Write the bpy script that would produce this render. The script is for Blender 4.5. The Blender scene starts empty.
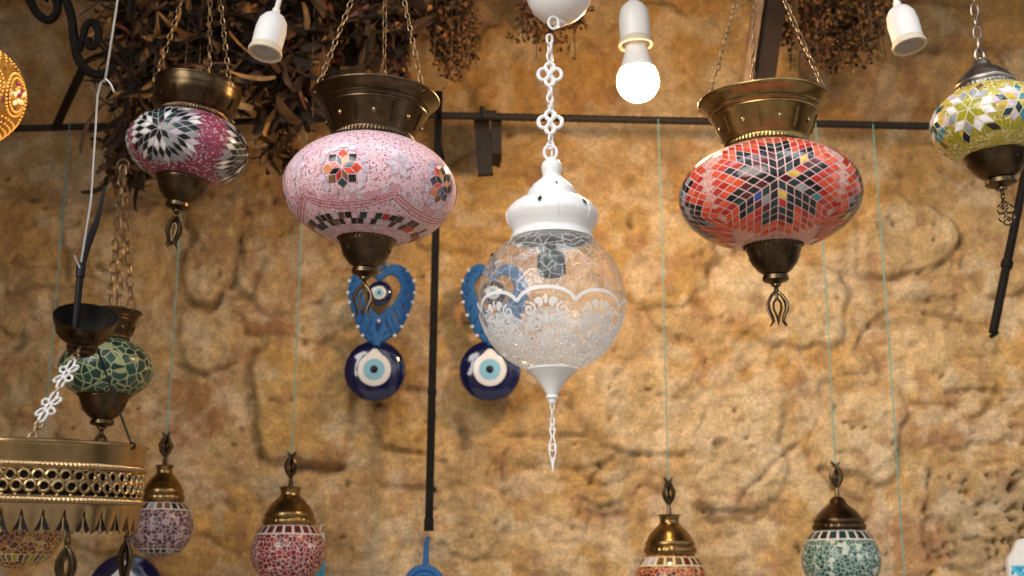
import bpy, math, random
import numpy as np
from mathutils import Vector, Matrix, Euler
R = math.radians
PI = math.pi
rnd = random.Random(7)
sc = bpy.context.scene
col = sc.collection

# ------------------------------------------------------------------ camera
PITCH = R(13.5); FPX = 1300.0; CZ = 1.6
cam_d = bpy.data.cameras.new('camera'); cam = bpy.data.objects.new('camera', cam_d); col.objects.link(cam)
cam.location = (0, 0, CZ); cam.rotation_euler = (PI / 2 + PITCH, 0, 0)
cam_d.sensor_width = 36; cam_d.lens = 36 * FPX / 1024
cam_d.dof.use_dof = True; cam_d.dof.focus_distance = 1.84; cam_d.dof.aperture_fstop = 5.0
sc.camera = cam
_c, _s = math.cos(PITCH), math.sin(PITCH)
WALL_Y = 2.8; CEIL_Z = 3.1


def P(px, py, Y):
    u = (px - 512) / FPX; v = (288 - py) / FPX
    d = Vector((u, _c - v * _s, _s + v * _c))
    return Vector((0, 0, CZ)) + d * (Y / d.y)


def S(px, py, Y):
    v = (288 - py) / FPX
    return Y / (_c - v * _s) / FPX


# ------------------------------------------------------------------ materials
def nodes(name):
    m = bpy.data.materials.new(name); m.use_nodes = True
    nt = m.node_tree; b = nt.nodes['Principled BSDF']
    return m, nt, b


def lk(nt, a, b): nt.links.new(a, b)


def plain(name, c, rough=.5, metal=0., var=.15, scale=40., bump=0., spec=.5, coat=0.):
    """solid material with a little procedural tone variation"""
    m, nt, b = nodes(name)
    tc = nt.nodes.new('ShaderNodeTexCoord')
    n = nt.nodes.new('ShaderNodeTexNoise'); n.inputs['Scale'].default_value = scale; n.inputs['Detail'].default_value = 4
    lk(nt, tc.outputs['Object'], n.inputs['Vector'])
    r = nt.nodes.new('ShaderNodeValToRGB')
    r.color_ramp.elements[0].position = .3; r.color_ramp.elements[1].position = .7
    r.color_ramp.elements[0].color = tuple(x * (1 - var) for x in c) + (1,)
    r.color_ramp.elements[1].color = tuple(min(1, x * (1 + var)) for x in c) + (1,)
    lk(nt, n.outputs['Fac'], r.inputs['Fac']); lk(nt, r.outputs['Color'], b.inputs['Base Color'])
    b.inputs['Roughness'].default_value = rough; b.inputs['Metallic'].default_value = metal
    b.inputs['Specular IOR Level'].default_value = spec; b.inputs['Coat Weight'].default_value = coat
    if bump:
        bp = nt.nodes.new('ShaderNodeBump'); bp.inputs['Strength'].default_value = bump; bp.inputs['Distance'].default_value = .002
        lk(nt, n.outputs['Fac'], bp.inputs['Height']); lk(nt, bp.outputs['Normal'], b.inputs['Normal'])
    return m


def crushed(name, palette, scale, grout, gw=.12, rough=.25):
    """crushed coloured glass set in grout: palette = [(upper limit 0..1, colour)]"""
    m, nt, b = nodes(name)
    tc = nt.nodes.new('ShaderNodeTexCoord')
    v = nt.nodes.new('ShaderNodeTexVoronoi'); v.inputs['Scale'].default_value = scale
    e = nt.nodes.new('ShaderNodeTexVoronoi'); e.feature = 'DISTANCE_TO_EDGE'; e.inputs['Scale'].default_value = scale
    lk(nt, tc.outputs['Object'], v.inputs['Vector']); lk(nt, tc.outputs['Object'], e.inputs['Vector'])
    sp = nt.nodes.new('ShaderNodeSeparateColor'); lk(nt, v.outputs['Color'], sp.inputs['Color'])
    r = nt.nodes.new('ShaderNodeValToRGB'); r.color_ramp.interpolation = 'CONSTANT'
    els = r.color_ramp.elements
    els[0].position = 0; els[0].color = palette[0][1] + (1,)
    pos = palette[0][0]
    els[1].position = pos; els[1].color = palette[1][1] + (1,)
    pos = palette[1][0]
    for lim, c in palette[2:]:
        k = els.new(min(pos, .999)); k.color = c + (1,); pos = lim
    lk(nt, sp.outputs['Red'], r.inputs['Fac'])
    lt = nt.nodes.new('ShaderNodeMapRange'); lt.inputs['From Min'].default_value = gw * .7; lt.inputs['From Max'].default_value = gw * 1.2
    lk(nt, e.outputs['Distance'], lt.inputs['Value'])
    mx = nt.nodes.new('ShaderNodeMix'); mx.data_type = 'RGBA'
    lk(nt, lt.outputs['Result'], mx.inputs['Factor']); mx.inputs['A'].default_value = grout + (1,)
    lk(nt, r.outputs['Color'], mx.inputs['B']); lk(nt, mx.outputs['Result'], b.inputs['Base Color'])
    b.inputs['Roughness'].default_value = rough
    bp = nt.nodes.new('ShaderNodeBump'); bp.inputs['Strength'].default_value = .5; bp.inputs['Distance'].default_value = .0006
    lk(nt, lt.outputs['Result'], bp.inputs['Height']); lk(nt, bp.outputs['Normal'], b.inputs['Normal'])
    return m


def tile(name, c, rough=.14): return plain(name, c, rough, 0, .25, 90., 0, .5)


brass = plain('antique_brass', (.265, .175, .068), .27, 1, .3, 60, .1)
brass_dark = plain('aged_bronze', (.085, .058, .032), .3, 1, .35, 60, .1)
brass_pale = plain('rubbed_brass', (.38, .265, .135), .25, 1, .12, 80, .03)
hole = plain('pierced_hole_shade', (.012, .009, .006), .8)  # near-black standing in for shade inside openings
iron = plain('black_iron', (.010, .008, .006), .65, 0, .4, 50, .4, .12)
rust_iron = plain('rusty_iron', (.011, .0065, .004), .75, 0, .5, 120, .5)
chain_mat = plain('tarnished_chain', (.30, .20, .11), .42, .9, .35, 90)
white_metal = plain('white_painted_metal', (.74, .735, .73), .35, 0, .05, 30, 0, .5, .2)
white_plastic = plain('white_plastic', (.78, .77, .75), .4, 0, .04, 20)
cream_plastic = plain('cream_plastic_rim', (.66, .58, .45), .45, 0, .06, 20)
black_rubber = plain('black_cable', (.005, .005, .005), .5, 0, .1, 40, 0, .25)
wire_mat = plain('pale_wire', (.42, .40, .37), .35, .6, .1)
turq = plain('turquoise_string', (.13, .36, .33), .6, 0, .2, 200)
white_patina = plain('white_patina_metal', (.52, .50, .47), .45, .2, .3, 300)
navy = plain('navy_glass', (.006, .008, .05), .1, 0, .2, 30, 0, .5, .5)
eye_white = plain('eye_white_glass', (.72, .70, .68), .25, 0, .04)
eye_blue = plain('eye_pale_blue_glass', (.22, .48, .62), .2, 0, .08)
eye_black = plain('eye_black_glass', (.008, .008, .012), .15)
blue_cord = plain('blue_cord', (.012, .11, .32), .65, 0, .35, 400, .5)
bead = plain('white_bead', (.75, .72, .68), .25, 0, .05)
wood = plain('weathered_wood', (.30, .19, .11), .75, 0, .35, 25, .5)
sky_card = plain('turquoise_card', (.05, .38, .58), .5, 0, .2, 60)
white_card = plain('white_card', (.74, .71, .66), .55, 0, .06, 60)


# ------------------------------------------------------------------ mesh builder
class MB:
    def __init__(self): self.v = []; self.f = []; self.m = []

    def add(self, vs, fs, mat=0):
        b = len(self.v); self.v += [Vector(p) for p in vs]
        self.f += [tuple(b + i for i in f) for f in fs]; self.m += [mat] * len(fs)

    def lathe(self, prof, seg=64, mat=0, M=None):
        vs, fs = [], []
        for p in prof:
            amp, n = (p[2], p[3]) if len(p) > 3 else (0, 1)
            for k in range(seg):
                a = 2 * PI * k / seg; r = p[0] * (1 + amp * math.cos(n * a))
                vs.append(Vector((r * math.cos(a), r * math.sin(a), p[1])))
        for i in range(len(prof) - 1):
            for k in range(seg):
                k2 = (k + 1) % seg
                fs.append((i * seg + k, i * seg + k2, (i + 1) * seg + k2, (i + 1) * seg + k))
        if M: vs = [M @ q for q in vs]
        self.add(vs, fs, mat)

    def tube(self, pts, r, seg=8, closed=False, mat=0, cap=True):
        pts = [Vector(p) for p in pts]; n = len(pts)
        rr = r if isinstance(r, (list, tuple)) else [r] * n
        T = []
        for i in range(n):
            a = pts[(i - 1) % n] if (closed or i > 0) else pts[i]
            b = pts[(i + 1) % n] if (closed or i < n - 1) else pts[i]
            t = b - a
            T.append(t.normalized() if t.length > 1e-12 else Vector((0, 0, 1)))
        up = Vector((0, 0, 1)) if abs(T[0].z) < .9 else Vector((0, 1, 0))
        N = (up - T[0] * up.dot(T[0])).normalized()
        vs, fs = [], []
        for i in range(n):
            N = (N - T[i] * N.dot(T[i]))
            N = N.normalized() if N.length > 1e-9 else T[i].orthogonal().normalized()
            B = T[i].cross(N)
            for k in range(seg):
                a = 2 * PI * k / seg
                vs.append(pts[i] + (N * math.cos(a) + B * math.sin(a)) * rr[i])
        for i in range(n if closed else n - 1):
            j = (i + 1) % n
            for k in range(seg):
                k2 = (k + 1) % seg
                fs.append((i * seg + k, i * seg + k2, j * seg + k2, j * seg + k))
        if cap and not closed:
            fs.append(tuple(range(seg))[::-1]); fs.append(tuple((n - 1) * seg + k for k in range(seg)))
        self.add(vs, fs, mat)

    def ring(self, c, u, w, ru, rw, r, n=16, seg=6, mat=0):
        c, u, w = Vector(c), Vector(u).normalized(), Vector(w).normalized()
        self.tube([c + u * (ru * math.cos(2 * PI * k / n)) + w * (rw * math.sin(2 * PI * k / n)) for k in range(n)], r, seg, True, mat)

    def sphere(self, c, r, seg=14, mat=0, sq=(1, 1, 1)):
        h = seg // 2; c = Vector(c); vs = []; fs = []
        for i in range(h + 1):
            t = PI * i / h
            for k in range(seg):
                a = 2 * PI * k / seg
                vs.append(c + Vector((r * sq[0] * math.sin(t) * math.cos(a), r * sq[1] * math.sin(t) * math.sin(a), r * sq[2] * math.cos(t))))
        for i in range(h):
            for k in range(seg):
                k2 = (k + 1) % seg
                fs.append((i * seg + k, (i + 1) * seg + k, (i + 1) * seg + k2, i * seg + k2))
        self.add(vs, fs, mat)

    def box(self, c, h, M=None, mat=0):
        c = Vector(c); vs = []
        for x in (-1, 1):
            for y in (-1, 1):
                for z in (-1, 1):
                    q = Vector((x * h[0], y * h[1], z * h[2]))
                    if M: q = M @ q
                    vs.append(c + q)
        self.add(vs, [(0, 1, 3, 2), (4, 6, 7, 5), (0, 4, 5, 1), (2, 3, 7, 6), (0, 2, 6, 4), (1, 5, 7, 3)], mat)

    def chain(self, p0, p1, L, w, r, n=12):
        """interlocking oval links from p0 to p1, outer length L, half width w, wire radius r"""
        p0, p1 = Vector(p0), Vector(p1); d = p1 - p0; ln = d.length; t = d.normalized()
        pitch = L - 2.3 * r; k = max(1, round(ln / pitch)); pitch = ln / k
        o = t.orthogonal().normalized(); o2 = t.cross(o)
        tw = rnd.random() * PI
        for i in range(k):
            a = tw + (PI / 2 if i % 2 else 0) + rnd.uniform(-.25, .25)
            u = o * math.cos(a) + o2 * math.sin(a)
            c = p0 + t * (pitch * (i + .5)); hl = (pitch + 2.3 * r) / 2 - r
            pts = []
            for j in range(n):
                q = 2 * PI * j / n; cx = math.cos(q); sx = math.sin(q)
                pts.append(c + t * (hl * math.copysign(abs(sx) ** .6, sx)) + u * (w * math.copysign(abs(cx) ** .8, cx)))
            self.tube(pts, r, 6, True)

    def build(self, name, mats, parent=None, scale=1., smooth=40, world=False):
        me = bpy.data.meshes.new(name)
        if world and parent is not None:
            inv = MW[parent.name].inverted(); vs = [inv @ p for p in self.v]
        else: vs = [p * scale for p in self.v]
        me.from_pydata([tuple(p) for p in vs], [], self.f)
        if not isinstance(mats, (list, tuple)): mats = [mats]
        for m in mats: me.materials.append(m)
        me.polygons.foreach_set('material_index', self.m)
        if smooth:
            me.polygons.foreach_set('use_smooth', [True] * len(me.polygons))
            me.set_sharp_from_angle(angle=R(smooth))
        me.update()
        o = bpy.data.objects.new(name, me); col.objects.link(o)
        if parent is not None: o.parent = parent
        return o


MW = {}


def tag(o, label=None, cat=None, group=None, kind=None):
    if label: o['label'] = label
    if cat: o['category'] = cat
    if group: o['group'] = group
    if kind: o['kind'] = kind
    return o


def root(name, label, cat, loc, rot=(0, 0, 0), group=None):
    o = bpy.data.objects.new(name, None); col.objects.link(o)
    o.empty_display_size = .05
    o.location = loc; o.rotation_euler = rot
    MW[o.name] = Matrix.Translation(Vector(loc)) @ Euler(rot).to_matrix().to_4x4()
    return tag(o, label, cat, group)


def W(o, p, s): return MW[o.name] @ (Vector(p) * s)


# ------------------------------------------------------------------ the setting: stone wall
def vnoise(x, y, seed):
    xi = np.floor(x).astype(np.int64); yi = np.floor(y).astype(np.int64); fx = x - xi; fy = y - yi
    fx = fx * fx * (3 - 2 * fx); fy = fy * fy * (3 - 2 * fy)

    def h(a, b):
        n = (a * 374761393 + b * 668265263 + seed * 974711) & 0x7fffffff
        n = ((n ^ (n >> 13)) * 1274126177) & 0x7fffffff
        n = (n ^ (n >> 16)) & 0xffff
        return n / 65535.0
    return (h(xi, yi) * (1 - fx) + h(xi + 1, yi) * fx) * (1 - fy) + (h(xi, yi + 1) * (1 - fx) + h(xi + 1, yi + 1) * fx) * fy


def fbm(x, y, seed, o=4):
    s = 0; a = .5; t = 0
    for k in range(o): s = s + a * vnoise(x * 2 ** k, y * 2 ** k, seed + k * 17); t += a; a *= .5
    return s / t


def sstep(a, b, x):
    t = np.clip((x - a) / (b - a), 0, 1); return t * t * (3 - 2 * t)


TAN = (.52, .345, .175); PALE = (.61, .43, .235); OCH = (.54, .315, .105); RUST = (.31, .125, .045); BRN = (.20, .13, .075)
RED = (.38, .20, .11); GREY = (.33, .25, .16); HONEY = (.58, .36, .13); CREAM = (.66, .50, .31)
# stones seen in the masonry: centre, half sizes (photo pixels), tilt, colour, relief (m)
STONES = [
    (216, 250, 30, 46, 4, PALE, .022), (206, 336, 31, 31, -6, PALE, .020), (127, 252, 37, 37, 0, PALE, .016), (28, 238, 36, 38, 0, OCH, .02),
    (24, 310, 30, 24, 0, TAN, .014), (285, 280, 44, 30, 3, TAN, .015), (324, 318, 30, 24, 0, PALE, .012), (270, 329, 27, 8, -3, RUST, .01),
    (305, 405, 52, 58, 5, HONEY, .028), (193, 412, 24, 36, 0, RUST, .006), (402, 418, 30, 27, 5, HONEY, .022), (415, 465, 38, 22, 6, TAN, .014),
    (272, 480, 13, 11, 0, BRN, .010), (376, 475, 13, 8, -20, RED, .006), (905, 236, 46, 38, 3, PALE, .022), (782, 303, 70, 40, 6, CREAM, .02),
    (995, 238, 34, 50, 4, TAN, .022), (858, 434, 42, 46, 10, CREAM, .022), (738, 448, 50, 52, 0, CREAM, .016), (983, 432, 38, 17, 4, RED, .018),
    (978, 522, 50, 52, 0, GREY, .02), (897, 482, 11, 10, 0, OCH, .004), (604, 465, 27, 20, 2, GREY, .008), (601, 508, 24, 12, 6, GREY, .010),
    (733, 507, 26, 10, -8, BRN, .010), (797, 390, 15, 7, -6, RED, .010), (650, 250, 60, 48, 0, HONEY, .02), (480, 205, 60, 44, 0, HONEY, .02),
    (900, 545, 40, 30, 0, RED, .006), (505, 470, 9, 26, 3, RED, .006), (640, 410, 55, 45, 0, PALE, .012), (462, 520, 45, 34, 0, PALE, .012),
    (560, 440, 50, 34, 0, TAN, .012), (335, 530, 45, 35, 0, TAN, .010), (220, 515, 40, 30, 0, OCH, .010), (545, 540, 40, 36, 0, PALE, .010),
    (30, 380, 44, 36, 0, TAN, .012), (110, 520, 40, 30, 0, TAN, .012), (600, 560, 40, 24, 0, PALE, .008), (800, 180, 50, 40, 0, HONEY, .016),
    (940, 370, 60, 40, 12, PALE, .014), (760, 350, 40, 26, -20, OCH, .006), (50, 160, 60, 30, 0, TAN, .02), (250, 180, 50, 26, 0, TAN, .014),
    (60, 70, 60, 50, 0, TAN, .02), (900, 70, 70, 40, 0, TAN, .018), (680, 60, 70, 40, 0, HONEY, .018), (530, 80, 70, 40, 0, OCH, .016), (820, 60, 60, 44, 0, TAN, .016),
    (990, 120, 50, 40, 0, TAN, .014), (1080, 330, 60, 60, 0, TAN, .014), (-70, 300, 60, 60, 0, TAN, .014), (-60, 450, 60, 60, 0, TAN, .014), (1090, 480, 50, 60, 0, TAN, .014)]
CRACKS = [([(187, 300), (215, 303), (250, 300), (262, 262)], 4), ([(243, 208), (240, 250), (233, 292)], 5), ([(175, 366), (205, 372), (237, 362)], 3),
          ([(255, 352), (252, 400), (258, 455), (300, 468), (335, 470), (355, 463)], 5), ([(380, 390), (410, 388), (440, 392)], 3), ([(392, 448), (420, 452), (445, 460)], 4),
          ([(458, 415), (463, 430), (466, 450)], 5), ([(500, 435), (530, 440), (585, 438)], 2.5), ([(740, 500), (760, 480), (785, 455), (800, 440)], 2.5),
          ([(862, 275), (890, 276), (920, 272), (945, 262)], 3.5), ([(960, 235), (966, 265), (980, 285)], 5), ([(905, 298), (930, 297), (955, 296)], 3),
          ([(708, 270), (722, 258), (740, 252)], 5), ([(860, 345), (872, 325), (885, 312)], 4), ([(925, 310), (960, 318), (1010, 328)], 3),
          ([(820, 470), (835, 490), (860, 500)], 3), ([(930, 470), (926, 510), (930, 560)], 4), ([(945, 396), (985, 390), (1014, 392)], 4), ([(895, 60), (930, 62), (1000, 63)], 5),
          ([(580, 500), (600, 508), (620, 504)], 3), ([(585, 512), (605, 517), (622, 512)], 3), ([(700, 505), (715, 512), (735, 510)], 4), ([(340, 350), (352, 375), (355, 400)], 4),
          ([(0, 292), (40, 288), (75, 284)], 3), ([(0, 350), (12, 345), (20, 335)], 6), ([(90, 210), (140, 205), (185, 203)], 3), ([(245, 200), (290, 206), (330, 214)], 5),
          ([(60, 200), (62, 240), (66, 278)], 4), ([(640, 300), (660, 330), (690, 340)], 3), ([(600, 470), (590, 485), (604, 487)], 3), ([(505, 455), (503, 480), (505, 510)], 3)]
PITS = [(505, 130, 3), (693, 303, 4), (835, 452, 3), (836, 397, 4), (892, 434, 3), (572, 408, 5), (653, 397, 3), (573, 520, 3), (992, 535, 3), (1003, 491, 4), (965, 502, 2.5),
        (345, 480, 3), (312, 553, 4), (341, 540, 3), (80, 218, 5), (100, 268, 4), (433, 415, 3), (440, 405, 3), (640, 205, 4), (893, 222, 4), (720, 440, 4), (985, 545, 3), (950, 545, 4),
        (975, 515, 3), (1010, 520, 3), (940, 530, 3), (960, 480, 3), (995, 475, 3)]


def build_wall():
    xs = np.linspace(-1.75, 1.75, 560)
    zs = np.concatenate([np.linspace(0, 1.42, 12, endpoint=False), np.linspace(1.42, 3.14, 290)])
    X, Z = np.meshgrid(xs, zs)
    # back to photo pixels of the plane Y = WALL_Y, used only to place the stones
    dz = Z - CZ; dep = WALL_Y * _c + dz * _s
    PX = 512 + X / dep * FPX; PY = 288 - (-WALL_Y * _s + dz * _c) / dep * FPX
    wx = (fbm(PX / 34, PY / 34, 3) - .5) * 34; wy = (fbm(PX / 34, PY / 34, 9) - .5) * 34
    px = PX + wx; py = PY + wy
    H = (fbm(PX / 120, PY / 120, 21) - .5) * .05 + (fbm(PX / 26, PY / 26, 5) - .5) * .015 + (fbm(PX / 8, PY / 8, 31, 3) - .5) * .0085 - .0065 * sstep(.64, .74, fbm(PX / 11, PY / 8, 81, 3))
    C = np.zeros(X.shape + (3,)); C[:] = TAN
    n1 = fbm(PX / 90, PY / 90, 41)[..., None]; n2 = fbm(PX / 30, PY / 30, 47)[..., None]; n3 = fbm(PX / 14, PY / 14, 53)[..., None]
    C = C * (1 - .45 * sstep(.52, .66, n2)) + np.array(PALE) * .45 * sstep(.52, .66, n2)
    C = C * (1 - .55 * sstep(.50, .64, n1)) + np.array(OCH) * .55 * sstep(.50, .64, n1)
    for (cx, cy, a, b, rot, c, h) in STONES:
        ca, sa = math.cos(R(rot)), math.sin(R(rot))
        u = ((px - cx) * ca + (py - cy) * sa) / a; v = (-(px - cx) * sa + (py - cy) * ca) / b
        d = (np.abs(u) ** 3.2 + np.abs(v) ** 3.2) ** (1 / 3.2)
        m = sstep(1.12, .90, d)
        ed = np.exp(-((d - 1.08) / .07) ** 2)                # the joint around the stone
        H = H + m * h * .6 - ed * h * .38
        mm = (m * .62)[..., None]
        C = C * (1 - mm) + np.array(c) * mm
    for pts, w in CRACKS:
        for (x0, y0), (x1, y1) in zip(pts, pts[1:]):
            wxp = PX + wx * .35; wyp = PY + wy * .35
            dx, dy = x1 - x0, y1 - y0
            t = np.clip(((wxp - x0) * dx + (wyp - y0) * dy) / (dx * dx + dy * dy), 0, 1)
            d = np.hypot(wxp - x0 - t * dx, wyp - y0 - t * dy)
            m = np.exp(-(d / (w * .75)) ** 2)
            H = H - m * .012
            C = C * (1 - .55 * m[..., None]) + np.array(BRN) * .55 * m[..., None]
    pr_ = random.Random(5)
    more = [(pr_.uniform(925, 1030), pr_.uniform(470, 580), pr_.uniform(1.6, 3.2)) for _ in range(70)] + [(pr_.uniform(-20, 1040), pr_.uniform(130, 580), pr_.uniform(1.3, 2.4)) for _ in range(190)]
    for x0, y0, r in PITS + more:
        m = np.exp(-((np.hypot(px - x0 - 0, (py - y0) * 1.2)) / r) ** 2)
        H = H - m * .022
        C = C * (1 - .7 * m[..., None]) + np.array(BRN) * .5 * .7 * m[..., None]
    # mineral stains: rust and ochre blotches that belong to the stone
    st = sstep(.56, .70, fbm(PX / 40 + 7, PY / 40, 61))[..., None] * .5
    C = C * (1 - st) + np.array(OCH) * st
    st = sstep(.60, .70, fbm(PX / 20 + 3, PY / 20, 71))[..., None] * .55
    C = C * (1 - st) + np.array(RED) * st
    lim = sstep(.50, .66, fbm(PX / 22 + 11, PY / 22, 91))[..., None] * .5
    C = C * (1 - lim) + np.array((.72, .58, .42)) * lim
    C = C * (.74 + .52 * n3) * np.array((1.0, .97, .87))
    # vault lean above the iron rod, sloped forward to darken the wall's top
    zs0 = P(512, 112, WALL_Y).z
    H = H + np.clip(Z - zs0, 0, 1) * .40 + .02 * sstep(-.01, .01, Z - zs0)
    lo = sstep(1.3, 1.42, Z); H = H * lo
    Y = WALL_Y - H
    n_z, n_x = X.shape
    vs = np.stack([X, Y, Z], -1).reshape(-1, 3)
    i = np.arange(n_z * n_x).reshape(n_z, n_x)
    fs = np.stack([i[:-1, :-1], i[:-1, 1:], i[1:, 1:], i[1:, :-1]], -1).reshape(-1, 4)
    me = bpy.data.meshes.new('wall_back'); me.from_pydata(vs.tolist(), [], fs.tolist())
    at = me.color_attributes.new('stone_colour', 'FLOAT_COLOR', 'POINT')
    cc = np.ones((n_z * n_x, 4)); cc[:, :3] = C.reshape(-1, 3).clip(0, 1); at.data.foreach_set('color', cc.ravel())
    me.polygons.foreach_set('use_smooth', [True] * len(me.polygons))
    m, nt, b = nodes('rubble_stone')
    a = nt.nodes.new('ShaderNodeAttribute'); a.attribute_name = 'stone_colour'
    tc = nt.nodes.new('ShaderNodeTexCoord')
    n = nt.nodes.new('ShaderNodeTexNoise'); n.inputs['Scale'].default_value = 42; n.inputs['Detail'].default_value = 8; n.inputs['Roughness'].default_value = .72
    lk(nt, tc.outputs['Object'], n.inputs['Vector'])
    mr = nt.nodes.new('ShaderNodeMapRange'); mr.inputs['From Min'].default_value = .3; mr.inputs['From Max'].default_value = .7
    mr.inputs['To Min'].default_value = .76; mr.inputs['To Max'].default_value = 1.20
    lk(nt, n.outputs['Fac'], mr.inputs['Value'])
    mx = nt.nodes.new('ShaderNodeMix'); mx.data_type = 'RGBA'; mx.blend_type = 'MULTIPLY'; mx.inputs['Factor'].default_value = 1
    lk(nt, a.outputs['Color'], mx.inputs['A']); lk(nt, mr.outputs['Result'], mx.inputs['B']); lk(nt, mx.outputs['Result'], b.inputs['Base Color'])
    n2_ = nt.nodes.new('ShaderNodeTexNoise'); n2_.inputs['Scale'].default_value = 190; n2_.inputs['Detail'].default_value = 4; lk(nt, tc.outputs['Object'], n2_.inputs['Vector'])
    m2_ = nt.nodes.new('ShaderNodeMapRange'); m2_.inputs['From Min'].default_value = .3; m2_.inputs['From Max'].default_value = .7; m2_.inputs['To Min'].default_value = .74; m2_.inputs['To Max'].default_value = 1.22; lk(nt, n2_.outputs['Fac'], m2_.inputs['Value'])
    mx2 = nt.nodes.new('ShaderNodeMix'); mx2.data_type = 'RGBA'; mx2.blend_type = 'MULTIPLY'; mx2.inputs['Factor'].default_value = 1
    lk(nt, mx.outputs['Result'], mx2.inputs['A']); lk(nt, m2_.outputs['Result'], mx2.inputs['B']); lk(nt, mx2.outputs['Result'], b.inputs['Base Color'])
    bp = nt.nodes.new('ShaderNodeBump'); bp.inputs['Strength'].default_value = .5; bp.inputs['Distance'].default_value = .012
    lk(nt, n.outputs['Fac'], bp.inputs['Height']); lk(nt, bp.outputs['Normal'], b.inputs['Normal'])
    b.inputs['Roughness'].default_value = .92; b.inputs['Specular IOR Level'].default_value = .15
    me.materials.append(m)
    o = bpy.data.objects.new('wall_back', me); col.objects.link(o)
    tag(o, kind='structure')


build_wall()
mb = MB()
for k in range(11):                                                  # unseen plank canopy added to shade the wall's top; the lanterns hang from it
    y0 = 1.52 + k * .13
    mb.box((0, y0 + .064, CEIL_Z + .02), (1.9, .063, .02))
tag(mb.build('ceiling', plain('shade_canopy_boards', (.16, .095, .05), .8, 0, .4, 12, .4), smooth=0), kind='structure')
mb = MB(); mb.box((0, .2, -.02), (3.2, 2.8, .02))
mb2 = MB(); mb2.box((-1.62, 1.75, 1.55), (.06, 1.1, 1.55)); tag(mb2.build('unseen_shade_wall', plain('shade_wall_plaster', (.30, .2, .11), .9, 0, .3, 10, .4), smooth=0), kind='structure')  # unseen side wall added to cut sun and sky on the left
tag(mb.build('floor', plain('street_paving', (.22, .19, .16), .85, 0, .3, 6, .3), smooth=0), kind='structure')


# ------------------------------------------------------------------ mosaic lanterns
def arc_table(a, c):
    ts = [R(-89) + i * R(178) / 600 for i in range(601)]; s = [0]
    for t0, t1 in zip(ts, ts[1:]):
        t = (t0 + t1) / 2; s.append(s[-1] + math.hypot(a * math.sin(t), c * math.cos(t)) * (t1 - t0))
    return ts, s


class Globe:
    """oblate glass body: half width a, half height c (local units)"""

    def __init__(self, a, c, az=0.): self.a = a; self.c = c; self.az = az; self.grout = None; self.ts, self.s = arc_table(a, c)

    def at(self, lon, t, off=0.):
        lon += self.az; k = math.cos(t); x, y, z = self.a * k * math.sin(lon), -self.a * k * math.cos(lon), self.c * math.sin(t)
        n = Vector((x / self.a ** 2, y / self.a ** 2, z / self.c ** 2)).normalized()
        return Vector((x, y, z)) + n * off

    def lat(self, t0, d):
        s0 = np.interp(t0, self.ts, self.s); return float(np.interp(s0 + d, self.s, self.ts))

    def tangent(self, lon0, t0, p, q, off=0.):
        t = self.lat(t0, q); return self.at(lon0 + p / (self.a * max(.3, math.cos(t))), t, off)

    def body(self, mb, t0, t1, seg=96, rows=40, mat=0):
        pr = []
        for i in range(rows + 1):
            t = t0 + (t1 - t0) * i / rows; pr.append((self.a * math.cos(t), self.c * math.sin(t)))
        mb.lathe(pr, seg, mat)

    def quad(self, mb, lon0, t0, pts, mat, off=.7, gap=.83):
        if self.grout: self.patch(mb, lon0, t0, pts, .3, ti(self.grout))
        cx = sum(p[0] for p in pts) / len(pts); cy = sum(p[1] for p in pts) / len(pts)
        q = [(cx + (p[0] - cx) * gap, cy + (p[1] - cy) * gap) for p in pts]
        self.patch(mb, lon0, t0, q, off, mat)

    def patch(self, mb, lon0, t0, q, off, mat, k=4):
        """tile face following the curve of the globe"""
        vs = []
        for i in range(k + 1):
            for j in range(k + 1):
                u, v = i / k, j / k
                x = (q[0][0] * (1 - u) + q[1][0] * u) * (1 - v) + (q[3][0] * (1 - u) + q[2][0] * u) * v
                y = (q[0][1] * (1 - u) + q[1][1] * u) * (1 - v) + (q[3][1] * (1 - u) + q[2][1] * u) * v
                vs.append(self.tangent(lon0, t0, x, y, off))
        mb.add(vs, [(i * (k + 1) + j, (i + 1) * (k + 1) + j, (i + 1) * (k + 1) + j + 1, i * (k + 1) + j + 1) for i in range(k) for j in range(k)], mat)

    def band_tile(self, mb, l0, l1, ta, tb, off, mat, k=5):
        vs = []
        for i in range(k + 1):
            for j in range(3): vs.append(self.at(l0 + (l1 - l0) * j / 2, tb + (ta - tb) * i / k, off))
        mb.add(vs, [(i * 3 + j, i * 3 + j + 1, i * 3 + j + 4, i * 3 + j + 3) for i in range(k) for j in range(2)], mat)

    def ribbon(self, mb, pts, w, off, mat):
        """pts = [(lon, t)] -> thin raised band of width w"""
        for (l0, t0), (l1, t1) in zip(pts, pts[1:]):
            A = self.at(l0, t0, off); B = self.at(l1, t1, off); n = self.at((l0 + l1) / 2, (t0 + t1) / 2, 1) - self.at((l0 + l1) / 2, (t0 + t1) / 2, 0)
            side = (B - A).cross(n).normalized() * (w / 2)
            mb.add([A - side, A + side, B + side, B - side], [(0, 1, 2, 3)], mat)


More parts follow.
